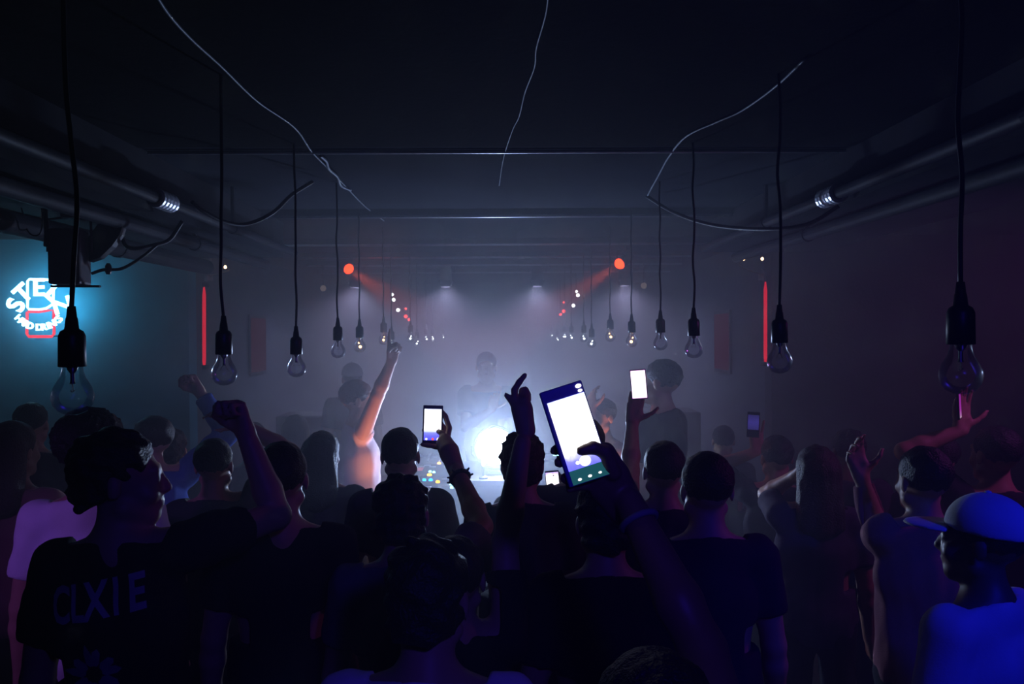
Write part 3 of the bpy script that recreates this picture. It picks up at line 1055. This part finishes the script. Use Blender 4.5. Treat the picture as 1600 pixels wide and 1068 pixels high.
    for k, sx in (('L', -1), ('R', 1)):
        a = A[k]
        F.capsule((0, -.015, 1.46), a['S'] * (.85, 1, 1), .062, .052, .04)
        F.capsule(a['S'], a['E'], .052, .040, .03)
        m = a['E'] + (a['W'] - a['E']) * .3
        F.capsule(a['E'], m, .039, .041, .015)
        F.capsule(m, a['W'], .041, .027, .015)
    put_head(F)
    for k, sx in (('L', -1), ('R', 1)):
        a = A[k]
        if not a['only']:
            hand(F, a['W'], a['d'], a['t'], a['pose'], 1.0, a['n'])
        for ch, r in a['chains']:
            for i in range(len(ch) - 1):
                r0 = r[i] if isinstance(r, (list, tuple)) else r
                r1 = r[i + 1] if isinstance(r, (list, tuple)) else r * .93
                F.capsule(ch[i], ch[i + 1], r0 / s, r1 / s, .005)
    me = F.mesh('body')
    S_ = Matrix.Scale(s, 4)
    me.transform(S_)
    link('body', me, SKIN[skin], root)

    # shirt
    vs_ = max(v, .010)
    G = Field(lo - .02, np.maximum(hi * (1, 1, 0) + (0, 0, min(hi[2], 1.75)), (.3, .26, 1.56)) + .02 if sleeve == 'short' else hi + .02, vs_)
    G.ell((0, -.005, .98), (.176, .128, .16), k=.03)
    G.ell((0, 0, 1.10), (.166, .124, .20), k=.06)
    G.ell((0, 0, 1.28), (.180, .126, .19), k=.05)
    cuts = []
    for k, sx in (('L', -1), ('R', 1)):
        a = A[k]
        G.capsule((0, -.015, 1.455), a['S'] * (.88, 1, 1), .070, .064, .04)
        u = norm(a['E'] - a['S'])
        if sleeve == 'short':
            e = a['S'] + u * .20
            G.capsule(a['S'], e, .066, .066, .03)
        elif sleeve == 'long':
            G.capsule(a['S'], a['E'], .066, .056, .03)
            G.capsule(a['E'], a['W'] - norm(a['W'] - a['E']) * .03, .056, .042, .02)
    G.ripple(.0040, 34, seed + 5, n=6, zdir=.45)
    G.ripple(.0026, 75, seed + 9, n=5, zdir=.4)
    for k, sx in (('L', -1), ('R', 1)):
        a = A[k]
        u = norm(a['E'] - a['S'])
        if sleeve == 'short':
            e = a['S'] + u * .185
            G.halfspace(e, u, .003, (e - .10, e + .10) if True else None)
        elif sleeve == 'none':
            e = a['S'] + u * .03
            G.halfspace(e, u, .003, (e - .10, e + .10))
        else:
            u = norm(a['W'] - a['E']); e = a['W'] - u * .03
            G.halfspace(e, u, .003, (e - .07, e + .07))
    G.halfspace((0, -.055, 1.492), (0, .42, .9), .004, ((-.115, -.2, 1.38), (.115, .2, 1.60)))
    G.halfspace((0, 0, .87), (0, 0, -1), .004)
    me = G.mesh('shirt')
    me.transform(S_)
    sh_o = link({'short': 't_shirt', 'none': 'vest', 'long': 'long_sleeved_top'}[sleeve], me, cloth(shirt), root)

    # legs
    if hp.y > 0:
        tm, sm = legs_mesh()
        for nm, mm in (('trousers', tm), ('shoes', sm)):
            o = link(nm, mm, None, root)
            o.scale = (s, s, s)

    # hair or cap
    hv = max(.007, min(v, .010))
    R_ = {'afro': .15, 'curly': .125, 'long': .13, 'bun': .13}.get(hair, .115)
    hc = hd((0, -.02, 1.66))
    low = .34 if hair == 'long' else .17
    if hair != 'bald':
        T = Field(hc - (R_ + .02, R_ + .04, low), hc + (R_ + .02, R_ + .02, R_ + .03), hv)
        up = HR @ np.array((0, 0, 1.0)); fw = HR @ np.array((0, 1.0, 0))
        if hair == 'short':
            T.ell(hd((0, -.018, 1.678)), (.083, .102, .088), HR, .01)
            T.ripple(.002, 160, seed)
        elif hair == 'curly':
            T.ell(hd((0, -.020, 1.684)), (.087, .104, .090), HR, .01)
            T.ell(hd((0, -.050, 1.62)), (.078, .070, .070), HR, .02)
            T.ripple(.007, 150, seed, 6)
        elif hair == 'afro':
            T.ell(hd((0, -.030, 1.690)), (.112, .122, .105), HR, .01)
            T.ripple(.005, 190, seed, 6)
        elif hair in ('long', 'bun'):
            T.ell(hd((0, -.018, 1.680)), (.086, .105, .090), HR, .01)
            if hair == 'long':
                T.capsule(hd((-.035, -.06, 1.66)), hd((-.055, -.075, 1.42)), .062, .05, .03)
                T.capsule(hd((.035, -.06, 1.66)), hd((.055, -.075, 1.42)), .062, .05, .03)
                T.capsule(hd((0, -.07, 1.66)), hd((0, -.09, 1.40)), .062, .05, .03)
            else:
                T.ell(hd((0, -.095, 1.735)), (.042, .040, .042), HR, .012)
            T.ripple(.0025, 120, seed, 5, zdir=.3)
        # free the face: cut away what lies in front and below the hair line
        T.halfspace(hd((0, .052, 1.655)), HR @ np.array((0, 1.0, -.55)), .006)
        if hair in ('short', 'curly', 'bun'):
            T.halfspace(hd((0, -.055, 1.585)), HR @ np.array((0, .55, -1.0)), .006)
        me = T.mesh('hair')
        me.transform(S_)
        link('hair', me, HAIR[hair_col], root)
    if cap is not None:
        T = Field(hc - (.15, .15, .15), hc + (.15, .24, .15), .007)
        T.ell(hd((0, -.014, 1.682)), (.091, .109, .096), HR, .01)
        T.halfspace(hd((0, 0, 1.672)), HR @ np.array((0, .10, -1.0)), .004)
        crown = T.mesh('cap_crown'); crown.transform(S_)
        co = link('cap', crown, cloth(cap), root)
        T = Field(hc - (.12, .02, .12), hc + (.12, .26, .12), .005)
        T.ell(hd((0, .100, 1.672)), (.080, .105, .010), HR, .004)
        T.halfspace(hd((0, .075, 1.672)), HR @ np.array((0, -1.0, 0)), .004)
        brim = T.mesh('cap_brim'); brim.transform(S_)
        link('brim', brim, cloth(cap), co)
        MB().lathe([(0, -.006), (.008, -.004), (.008, .003), (0, .006)], 10, tuple(hd((0, -.014, 1.778)) * s)).build('button', cloth(cap), co)
    if band is not None:
        k, m_, r_, sp_ = band
        a = A[k]
        u = norm(a['W'] - a['E'])
        c = a['W'] - u * .045
        o = Vector(u).orthogonal().normalized(); q = Vector(u).cross(o)
        ring = []
        mb = MB()
        nseg = 20
        for i in range(nseg + 1):
            an = 2 * PI * i / nseg
            ring.append((Vector(c) + (o * math.cos(an) + q * math.sin(an)) * .034) * s)
        mb.tube(ring, r_, 8, cap=False)
        if sp_:
            for i in range(9):
                an = 2 * PI * i / 9
                dd = o * math.cos(an) + q * math.sin(an)
                mb.tube([(Vector(c) + dd * .034) * s, (Vector(c) + dd * .052 + Vector(u) * random.uniform(-.012, .012)) * s], [.006, .003], 6)
        mb.build('bracelet', m_, root, True)
    return root, sh_o, A, s


# ------------------------------------------------------------------ phones
CASE = mat('black phone case', (.012, .012, .02), .35)


def screen_mat(name, stops, strength, noise=0.0):
    """picture on a lit screen, running up the phone's long side"""
    m = bpy.data.materials.new(name)
    m.use_nodes = True
    n = m.node_tree.nodes; l = m.node_tree.links
    for q in list(n):
        n.remove(q)
    o = n.new('ShaderNodeOutputMaterial'); e = n.new('ShaderNodeEmission')
    tc = n.new('ShaderNodeTexCoord'); sx = n.new('ShaderNodeSeparateXYZ')
    l.new(tc.outputs['Generated'], sx.inputs[0])
    src = sx.outputs['Y']
    if noise:
        no = n.new('ShaderNodeTexNoise'); no.inputs['Scale'].default_value = 5.0; no.inputs['Detail'].default_value = 1
        l.new(tc.outputs['Generated'], no.inputs['Vector'])
        ma = n.new('ShaderNodeMath'); ma.operation = 'MULTIPLY_ADD'
        ma.inputs[1].default_value = noise; l.new(no.outputs['Fac'], ma.inputs[0])
        sb = n.new('ShaderNodeMath'); sb.operation = 'SUBTRACT'
        l.new(src, ma.inputs[2]); l.new(ma.outputs[0], sb.inputs[0]); sb.inputs[1].default_value = noise * .5
        src = sb.outputs[0]
    rp = n.new('ShaderNodeValToRGB')
    els = rp.color_ramp.elements
    while len(els) < len(stops):
        els.new(0.5)
    for el, (p_, c) in zip(els, stops):
        el.position = p_; el.color = tuple(c) + (1,)
    l.new(src, rp.inputs[0]); l.new(rp.outputs[0], e.inputs[0])
    e.inputs[1].default_value = strength
    l.new(e.outputs[0], o.inputs[0])
    return m


def phone(label, c, w_, h_, up, face, scr, bezel=(.05, .05, .07, .07), icons=(), bar=None, case=None, thick=.0085):
    """up: room direction of the long side, face: room direction the screen looks"""
    z = Vector(face).normalized()
    yv = Vector(up); yv = (yv - z * yv.dot(z)).normalized()
    xv = yv.cross(z)
    root = bpy.data.objects.new('smartphone', None)
    COL.objects.link(root)
    root.matrix_basis = Matrix(((xv.x, yv.x, z.x, c[0]), (xv.y, yv.y, z.y, c[1]), (xv.z, yv.z, z.z, c[2]), (0, 0, 0, 1)))
    tag(root, label, 'phone', 'phones held up in the crowd')
    case = case or CASE
    b = MB().box((0, 0, -thick / 2), (w_, h_, thick), .0028).build('case', case, root)
    MB().box((0, 0, .0002), (w_ - .004, h_ - .004, .0008), .0003).build('front_glass', case, root)
    l_, r_, t_, b_ = bezel
    x0, x1, y0, y1 = -w_ / 2 + l_ * w_, w_ / 2 - r_ * w_, -h_ / 2 + b_ * h_, h_ / 2 - t_ * h_
    s_ = MB().box(((x0 + x1) / 2, (y0 + y1) / 2, .0011), (x1 - x0, y1 - y0, .0008), 0).build('screen', scr, root)
    if bar:
        ya, yb, mm = bar
        MB().box(((x0 + x1) / 2, (ya + yb) / 2 * h_, .0011), (x1 - x0, (yb - ya) * h_, .0008), 0).build('control_bar', mm, root)
    for x, y_, r, mm, asp in icons:
        m = MB(); m.m = Matrix.Translation((x * w_, y_ * h_, .0015)) @ Matrix.Diagonal((asp, 1, 1, 1))
        m.lathe([(r * w_, 0), (r * w_, .0006), (0, .0007)], 16).build('icon', mm, s_)
    MB().lathe([(.004, 0), (.004, -.0015), (0, -.0018)], 12, (-w_ * .3, h_ * .4, -thick)).build('camera_lens', M['black'], root)
    return root


# ------------------------------------------------------------------ phones held up
TOCAM = lambda c: (Vector((0, 0, CAM_H)) - Vector(c)).normalized()
WHITE_ICON = glow('white screen icon', (1, 1, 1), 1.6, False)
RED_ICON = glow('red screen icon', (1, .12, .12), 1.2, False)
HERO_SCR = screen_mat('bright phone picture', [(0, (.10, .10, .75)), (.13, (.16, .16, .95)), (.20, (.45, .45, 1.0)), (.235, (1, 1, 1)), (.93, (1, 1, 1)), (1.0, (.45, .5, 1.0))], 2.2, .22)
BLUELITCASE = mat('phone case with painted blue light', (.05, .04, .30), .4)  # blue light on case and front glass put into the base colour
hc0 = P(899, 677, 1.38)
up_ = CU * math.cos(math.radians(17.5)) - CR * math.sin(math.radians(17.5))
face_ = (TOCAM(hc0) + CR * .10 + CU * -.02)
k_ = 1.38 / FPX
phone('big bright phone held up in the middle, tilted, thumb on its screen', hc0, 70 * k_, 155 * k_, up_, face_, HERO_SCR, bezel=(.10, .03, .125, .155),
      icons=((.39, .449, .048, WHITE_ICON, 1.5), (.40, .400, .036, WHITE_ICON, 1.5), (.02, -.286, .12, WHITE_ICON, 1.1), (-.153, -.285, .042, WHITE_ICON, 1.1),
             (-.22, -.449, .030, WHITE_ICON, 1.5), (.02, -.446, .030, WHITE_ICON, 1.5), (.26, -.443, .026, WHITE_ICON, 1.5)),
      bar=(-.488, -.345, glow('teal control bar', (.012, .085, .11), 1.0, False)), case=BLUELITCASE, thick=.011)
c = P(676, 665, 2.95)
SC2 = screen_mat('blue white phone picture', [(0, (.06, .06, .55)), (.14, (.10, .10, .85)), (.24, (.16, .18, .95)), (.33, (.75, .80, 1)), (.42, (1, 1, 1)), (.9, (1, 1, 1)), (1, (.7, .75, 1))], 2.0)
phone('phone with bluish white screen held up beside the bracelet', c, 31 * 2.95 / FPX, 64 * 2.95 / FPX, CU + CR * .03, TOCAM(c), SC2, bezel=(.07, .07, .09, .15),
      icons=((-.30, -.32, .055, WHITE_ICON, 1), (.02, -.32, .065, RED_ICON, 1), (.32, -.325, .10, WHITE_ICON, 1)))
c = P(998, 600, 3.4)
SC3 = screen_mat('pink white phone picture', [(0, (1, .55, 1)), (.1, (1, .85, 1)), (.9, (1, .9, 1)), (1, (1, .6, 1))], 2.0)
PINKCASE = mat('magenta phone rim', (.30, .05, .30), .4)
phone('small phone with pinkish white screen held above the crowd', c, 25 * 3.4 / FPX, 47 * 3.4 / FPX, CU - CR * .09, TOCAM(c) , SC3, bezel=(.05, .05, .04, .04), case=PINKCASE)
c = P(864, 757, 3.45)
SC4 = screen_mat('lilac phone picture', [(0, (.3, .12, .8)), (.25, (.6, .45, 1)), (.5, (1, .95, 1)), (.85, (1, .95, 1)), (1, (.55, .4, 1))], 1.6, .25)
phone('little lilac lit phone behind the fingers of the big phone', c, 22 * 3.45 / FPX, 44 * 3.45 / FPX, CU - CR * .10, TOCAM(c), SC4, bezel=(.05, .05, .06, .08),
      icons=((-.05, -.40, .09, RED_ICON, 1), (.32, -.42, .10, WHITE_ICON, 1)))
c = P(1177, 663, 3.9)
SC5 = screen_mat('dim blue phone picture', [(0, (.10, .08, .5)), (.5, (.16, .12, .9)), (1, (.08, .06, .4))], .22, .3)
phone('dim blue phone held up between the right bulbs', c, 19 * 3.9 / FPX, 40 * 3.9 / FPX, CU + CR * .04, TOCAM(c), SC5, bezel=(.06, .06, .12, .30))
c = P(1500, 634, 3.2)
SC6 = screen_mat('magenta phone picture', [(0, (1, .7, .9)), (.12, (.9, .3, .9)), (.35, (.75, .06, .80)), (1, (.55, .04, .65))], .42, .1)
phone('magenta lit phone under the rightmost bulb', c, .066, 42 * 3.2 / FPX, CU, TOCAM(c) + CR * 1.75, SC6, bezel=(.03, .03, .04, .06))

# ------------------------------------------------------------------ people
BLK = (.012, .012, .016); DK = (.025, .025, .032); WHT = (.62, .62, .64); PALE = (.42, .36, .36)
BAND = mat('pale wristband', (.14, .13, .18), .7)
DARKBAND = mat('dark spiky bracelet', (.02, .02, .03), .5)

# the one holding the big phone
h = 1.38
person('dark-haired person whose head is just below the big phone', (946, 816), 2.16, 0, hair='curly', skin=1, shirt=BLK, seed=51)
person('person in black holding the big bright phone, bare arm, wristband', (1015, 1150), 1.0, 0, v=.0055, hair='short', hair_col='black', skin=2, shirt=BLK, seed=1,
       arms={'R': dict(elbow=P(1098, 1015, 1.24), wrist=P(982, 782, 1.40), d=CR * -.72 + CU * .66 + _f * -.02, t=CU * .8 + CR * .6, n=-_f, only=True, pose='grip', chains=[
           ([P(984, 790, 1.435), P(962, 742, 1.415), P(946, 706, 1.405)], [.027, .025, .018]),
           ([P(972, 800, 1.43), P(940, 762, 1.42), P(925, 735, 1.415)], [.024, .024, .016]),
           ([P(966, 775, 1.42), P(950, 750, 1.415), P(932, 722, 1.41)], [.026, .027, .02]),
           # thumb lying across the screen
           ([P(958, 738, 1.385), P(946, 706, 1.370), P(927, 699, 1.362), P(909, 704, 1.360)], [.0145, .0122, .0110, .0095]),
           # fingers behind the phone, tips round its left edge
           ([P(950, 715, 1.415), P(912, 690, 1.412), P(880, 694, 1.41), P(866, 704, 1.405)], [.012, .0105, .0095, .0085]),
           ([P(945, 730, 1.418), P(908, 712, 1.415), P(886, 716, 1.408), P(874, 722, 1.392)], [.012, .0108, .0105, .0098]),
           ([P(940, 745, 1.418), P(908, 738, 1.415), P(893, 741, 1.408), P(883, 747, 1.392)], [.0118, .0105, .0100, .0095]),
           ([P(935, 757, 1.418), P(910, 757, 1.412), P(896, 760, 1.404), P(890, 763, 1.394)], [.0108, .0095, .0088, .0080]),
       ])}, band=('R', BAND, .006, False), head_turn=(6, 8, 0))

# white t-shirt just in front of the camera
person('dark-haired person in a white T-shirt seen at the bottom centre', (668, 942), 1.55, -6, v=.010, hair='curly', skin=1, shirt=WHT, seed=2, head_turn=(0, -6, 0))

# phone with bracelet
person('person holding the bluish phone, dark bracelet on the raised wrist', (628, 806), 2.35, 0, v=.007, hair='curly', hair_col='black', skin=1, shirt=(.10, .07, .12), seed=3,
       arms={'R': dict(elbow=P(752, 822, 2.55), wrist=P(711, 728, 2.80), d=CU * .9 - CR * .35, t=-CR, n=-_f, only=True, chains=[
           ([P(713, 735, 2.80), P(702, 705, 2.86), P(695, 688, 2.90)], [.030, .036, .026]),
           ([P(703, 712, 2.86), P(694, 694, 2.90)], [.034, .030]),
           ([P(698, 690, 2.93), P(702, 668, 2.95), P(696, 650, 2.965), P(690, 642, 2.97)], [.012, .0105, .0098, .009]),
           ([P(697, 695, 2.93), P(693, 668, 2.985), P(683, 652, 2.99), P(672, 650, 2.99)], [.012, .0105, .0098, .009]),
           ([P(694, 698, 2.93), P(685, 678, 2.99), P(672, 672, 2.99), P(662, 672, 2.985)], [.012, .0105, .0098, .009]),
           ([P(692, 700, 2.91), P(680, 697, 2.945), P(668, 695, 2.945), P(660, 694, 2.945)], [.012, .0105, .0098, .009]),
           ([P(700, 695, 2.89), P(694, 683, 2.90), P(690, 676, 2.915), P(685, 674, 2.93)], [.015, .0125, .0112, .0098]),
       ])}, band=('R', DARKBAND, .008, True))

# pointing hand before the lamp
person('curly-haired person between the blinding lamp and the big phone', (816, 727), 3.0, 0, hair='curly', hair_col='brown', skin=1, shirt=DK, seed=4)
hy_ = 2.2
person('short person pointing one finger up beside the blinding lamp', (712, 905), 2.0, 0, v=.006, hair='short', hair_col='black', skin=1, shirt=BLK, seed=54,
       arms={'R': dict(elbow=P(789, 848, 2.10), wrist=P(821, 666, 2.19), d=CU * .95 - CR * .22, t=-CR, n=_f, only=True, chains=[
           ([P(821, 672, hy_), P(812, 638, hy_), P(806, 627, hy_)], [.026, .024, .0135]),
           ([P(822, 672, hy_), P(819, 638, hy_), P(819, 626, hy_)], [.026, .024, .0155]),
           ([P(805, 630, hy_), P(804, 609, hy_), P(811, 597, hy_), P(820, 586, hy_)], [.0110, .0094, .0086, .0074]),
           ([P(814, 628, hy_), P(816, 610, hy_ + .02), P(819, 618, hy_ + .05)], [.0100, .0092, .0085]),
           ([P(819, 627, hy_), P(821, 609, hy_ + .02), P(823, 618, hy_ + .05)], [.0100, .0094, .0085]),
           ([P(823, 630, hy_), P(825, 616, hy_ + .02), P(826, 624, hy_ + .05)], [.0095, .0088, .0080]),
           ([P(808, 640, hy_), P(799, 625, hy_), P(791, 617, hy_)], [.0115, .0092, .0074]),
       ])})

# left: profile with printed back
prt, prt_shirt, _, prt_s = person('curly-haired person in profile, printed black T-shirt, fist raised', (188, 752), 2.10, 0, v=.008, hair='curly', hair_col='black', skin=1, shirt=BLK, seed=5, head_turn=(-70, 0, 0),
       arms={'R': dict(wrist=P(384, 676, 2.35), pole=(.4, 0, -1), t=(-.8, .5, 0), pose='fist')})
person('dark-haired person in a violet lit white shirt behind the profile', (143, 708), 2.75, 10, hair='afro', skin=1, shirt=WHT, seed=6)
person('person in a long reddish shirt at the far left edge', (22, 705), 3.3, -12, hair='long', hair_col='brown', skin=1, shirt=(.20, .10, .10), seed=7, sleeve='long')
person('person with a blue sleeve and raised fist, face lit pink', (236, 690), 3.75, 25, hair='short', hair_col='brown', skin=0, shirt=(.05, .09, .34), sleeve='long', seed=8, head_turn=(50, 0, 0),
       arms={'R': dict(wrist=P(312, 612, 3.85), pole=(1, 0, -.6), pose='fist', t=(-1, .3, 0))})
person('person with bare arm raised behind the printed T-shirt', (335, 728), 3.35, 0, hair='short', skin=1, shirt=DK, seed=9,
       arms={'R': dict(wrist=P(378, 662, 3.4), pole=(.5, 0, -1), pose='relaxed', t=(-1, .2, 0))})
person('person with short dark hair standing left of the close-cropped head', (440, 750), 2.55, 8, hair='short', skin=1, shirt=BLK, seed=10)
person('person with long dark hair behind, left of the pink lit vest', (505, 712), 3.75, -10, hair='long', skin=1, shirt=DK, seed=11)
person('dancer in a pink lit vest pointing one arm high', (560, 626), 4.85, -75, v=.008, hair='short', hair_col='brown', skin=0, shirt=(.62, .50, .52), seed=12, sleeve='none',
       arms={'R': dict(wrist=P(608, 574, 4.62), elbow=P(590, 617, 4.64), t=(-.8, -.6, 0), d=(.12, 0, 1), pose='point')})
person('person with a close-cropped head and dark top before the DJ mixer', (626, 712), 3.3, 0, hair='short', skin=1, shirt=(.05, .05, .06), seed=13, head_turn=(0, 4, 0))

# right of the middle
person('round-headed person holding the pink white phone high', (1037, 737), 3.0, 0, hair='short', skin=1, shirt=DK, seed=14, v=.009,
       arms={'L': dict(wrist=P(988, 660, 3.43), elbow=P(985, 735, 3.25), t=CR, d=CU * .9 + CR * .15, n=-_f, pose='behind')})
person('tall person standing in front of the right stage loudspeaker', (1033, 598), 4.55, 55, hair='short', skin=1, shirt=BLK, seed=15)
person('person with face and hand lit orange behind the big phone', (940, 652), 4.95, 130, hair='short', hair_col='brown', skin=0, shirt=(.40, .28, .30), seed=16, v=.008,
       arms={'R': dict(wrist=P(925, 640, 4.85), pole=(0, 0, -1), pose='relaxed')})
person('short-haired person right of the raised forearm, ears catching light', (1104, 766), 2.45, 0, hair='short', skin=1, shirt=DK, seed=17)
person('person hidden behind the big phone holding the lilac phone', (912, 700), 3.25, 5, hair='bun', skin=1, shirt=DK, seed=18,
       arms={'L': dict(wrist=P(868, 800, 3.48), pole=(-1, 0, -.6), t=CR, d=CU, n=-_f, pose='behind')})
person('person holding the dim blue phone', (1213, 716), 3.75, 0, hair='short', skin=1, shirt=DK, seed=19,
       arms={'L': dict(wrist=P(1182, 705, 3.93), pole=(-1, 0, -.6), t=CR, d=CU, n=-_f, pose='behind')})
person('person with an open hand raised near the dim blue phone', (1275, 740), 3.2, -8, hair='long', hair_col='brown', skin=1, shirt=(.06, .05, .08), seed=20,
       arms={'L': dict(wrist=P(1243, 742, 3.3), pole=(-.6, 0, -1), pose='open', t=CR)})
person('person in a pale pink sleeved top raising one hand', (1442, 752), 2.65, 6, hair='short', skin=1, shirt=(.22, .09, .12), sleeve='long', seed=21,
       arms={'L': dict(elbow=P(1374, 838, 2.80), wrist=P(1346, 745, 2.86), pose='relaxed', t=CR)})
person('person holding the magenta phone', (1555, 712), 3.1, 8, hair='short', skin=1, shirt=DK, seed=22,
       arms={'L': dict(wrist=P(1502, 672, 3.24), pole=(-1, 0, -.6), t=CR, d=CU, n=-_f, pose='behind')})
person('person in a white cap and white T-shirt glowing deep blue', (1535, 848), 2.0, 30, v=.009, hair='short', skin=2, shirt=WHT, seed=23, cap=WHT, head_turn=(18, 0, 0))

# crowd filling in between
FILL = [((50, 664), 4.3, 'short', 'person with short hair deep in the crowd under the neon sign'),
        ((268, 705), 4.1, 'curly', 'curly-haired person far back, under the second left bulb'),
        ((395, 690), 4.5, 'short', 'person far back beside the raised fist'),
        ((462, 676), 5.0, 'long', 'long-haired person far back left of the dancer'),
        ((1130, 690), 5.0, 'short', 'person far back right of the tall person'),
        ((1325, 706), 3.9, 'bun', 'person with a hair bun far back at right'),
        ((1465, 716), 3.5, 'short', 'person far back behind the white cap'),
        ((790, 800), 4.0, 'short', 'person standing low right before the blinding lamp')]
for i, (hpx, y, hs, lab) in enumerate(FILL):
    person(lab, hpx, y, random.uniform(-18, 18), hair=hs, skin=i % 3, shirt=(DK, BLK, (.06, .05, .07))[i % 3], seed=30 + i, v=.012)

person('person in a pale cap behind the DJ table, left of the dancer', (550, 592), 6.5, 20, hair='short', skin=1, shirt=DK, seed=44, cap=(.5, .5, .52), floor=.12)

# the DJ
person('DJ in a pale top behind the table, seen through haze', (760, 574), 6.55, 180, v=.010, hair='short', hair_col='brown', skin=0, shirt=(.30, .32, .36), seed=50, floor=.12,
       group='performers', head_turn=(0, -6, 0), arms={'R': dict(wrist=P(768, 640, 6.35), pole=(-1, 0, -1), d=CU * .8 + CR * .2, pose='relaxed', t=CR)})

# ------------------------------------------------------------------ print on the back of the black T-shirt
def project(me, shirt, root, origin, name, m_, off=.004):
    """lay a flat mesh (x right, y up) on the back of the shirt"""
    bm = bmesh.new(); bm.from_mesh(me)
    bmesh.ops.triangulate(bm, faces=bm.faces[:])
    for _ in range(2):
        lg = [e for e in bm.edges if e.calc_length() > .012]
        if lg:
            bmesh.ops.subdivide_edges(bm, edges=lg, cuts=1)
            bmesh.ops.triangulate(bm, faces=bm.faces[:])
    vs = [v.co.copy() for v in shirt.data.vertices]
    bv = BVHTree.FromPolygons(vs, [p.vertices[:] for p in shirt.data.polygons])
    for q in bm.verts:
        o = Vector((origin[0] + q.co.x, -.6, origin[1] + q.co.y))
        hit = bv.ray_cast(o, Vector((0, 1, 0)))
        q.co = (hit[0] + Vector((0, -off, 0))) if hit[0] is not None else Vector((o.x, 0, o.z))
    bm.to_mesh(me); bm.free()
    link(name, me, m_, root)


INK = mat('pale shirt print', (.30, .28, .34), .8)
for i, ch in enumerate('CLXIE'):
    tm = text_mesh(ch, .105, 0, .003)
    tm.transform(Matrix.Rotation(math.radians(10), 4, 'Z') @ Matrix.Diagonal((.75, 1.15, 1, 1)))
    project(tm, prt_shirt, prt, (-.105 + .047 * i, 1.345 * prt_s + .008 * i), 'print_letter', INK)
star = bpy.data.meshes.new('flower_print')
vv, ff = [], []
for k in range(11):
    a = 2 * PI * k / 11 + .2 + random.uniform(-.12, .12)
    L = random.uniform(.06, .105)
    b = len(vv)
    for t_, w_ in ((.020, .004), (.030, .013), (.055, .012), (L, .001), (.055, -.008), (.030, -.009), (.020, -.004)):
        vv.append((t_ * math.cos(a) - w_ * math.sin(a), t_ * math.sin(a) + w_ * math.cos(a), 0))
    ff.append(tuple(range(b, b + 7)))
star.from_pydata(vv, [], ff)
project(star, prt_shirt, prt, (-.01, 1.19 * prt_s), 'print_flower', mat('faded shirt print', (.16, .14, .20), .8))
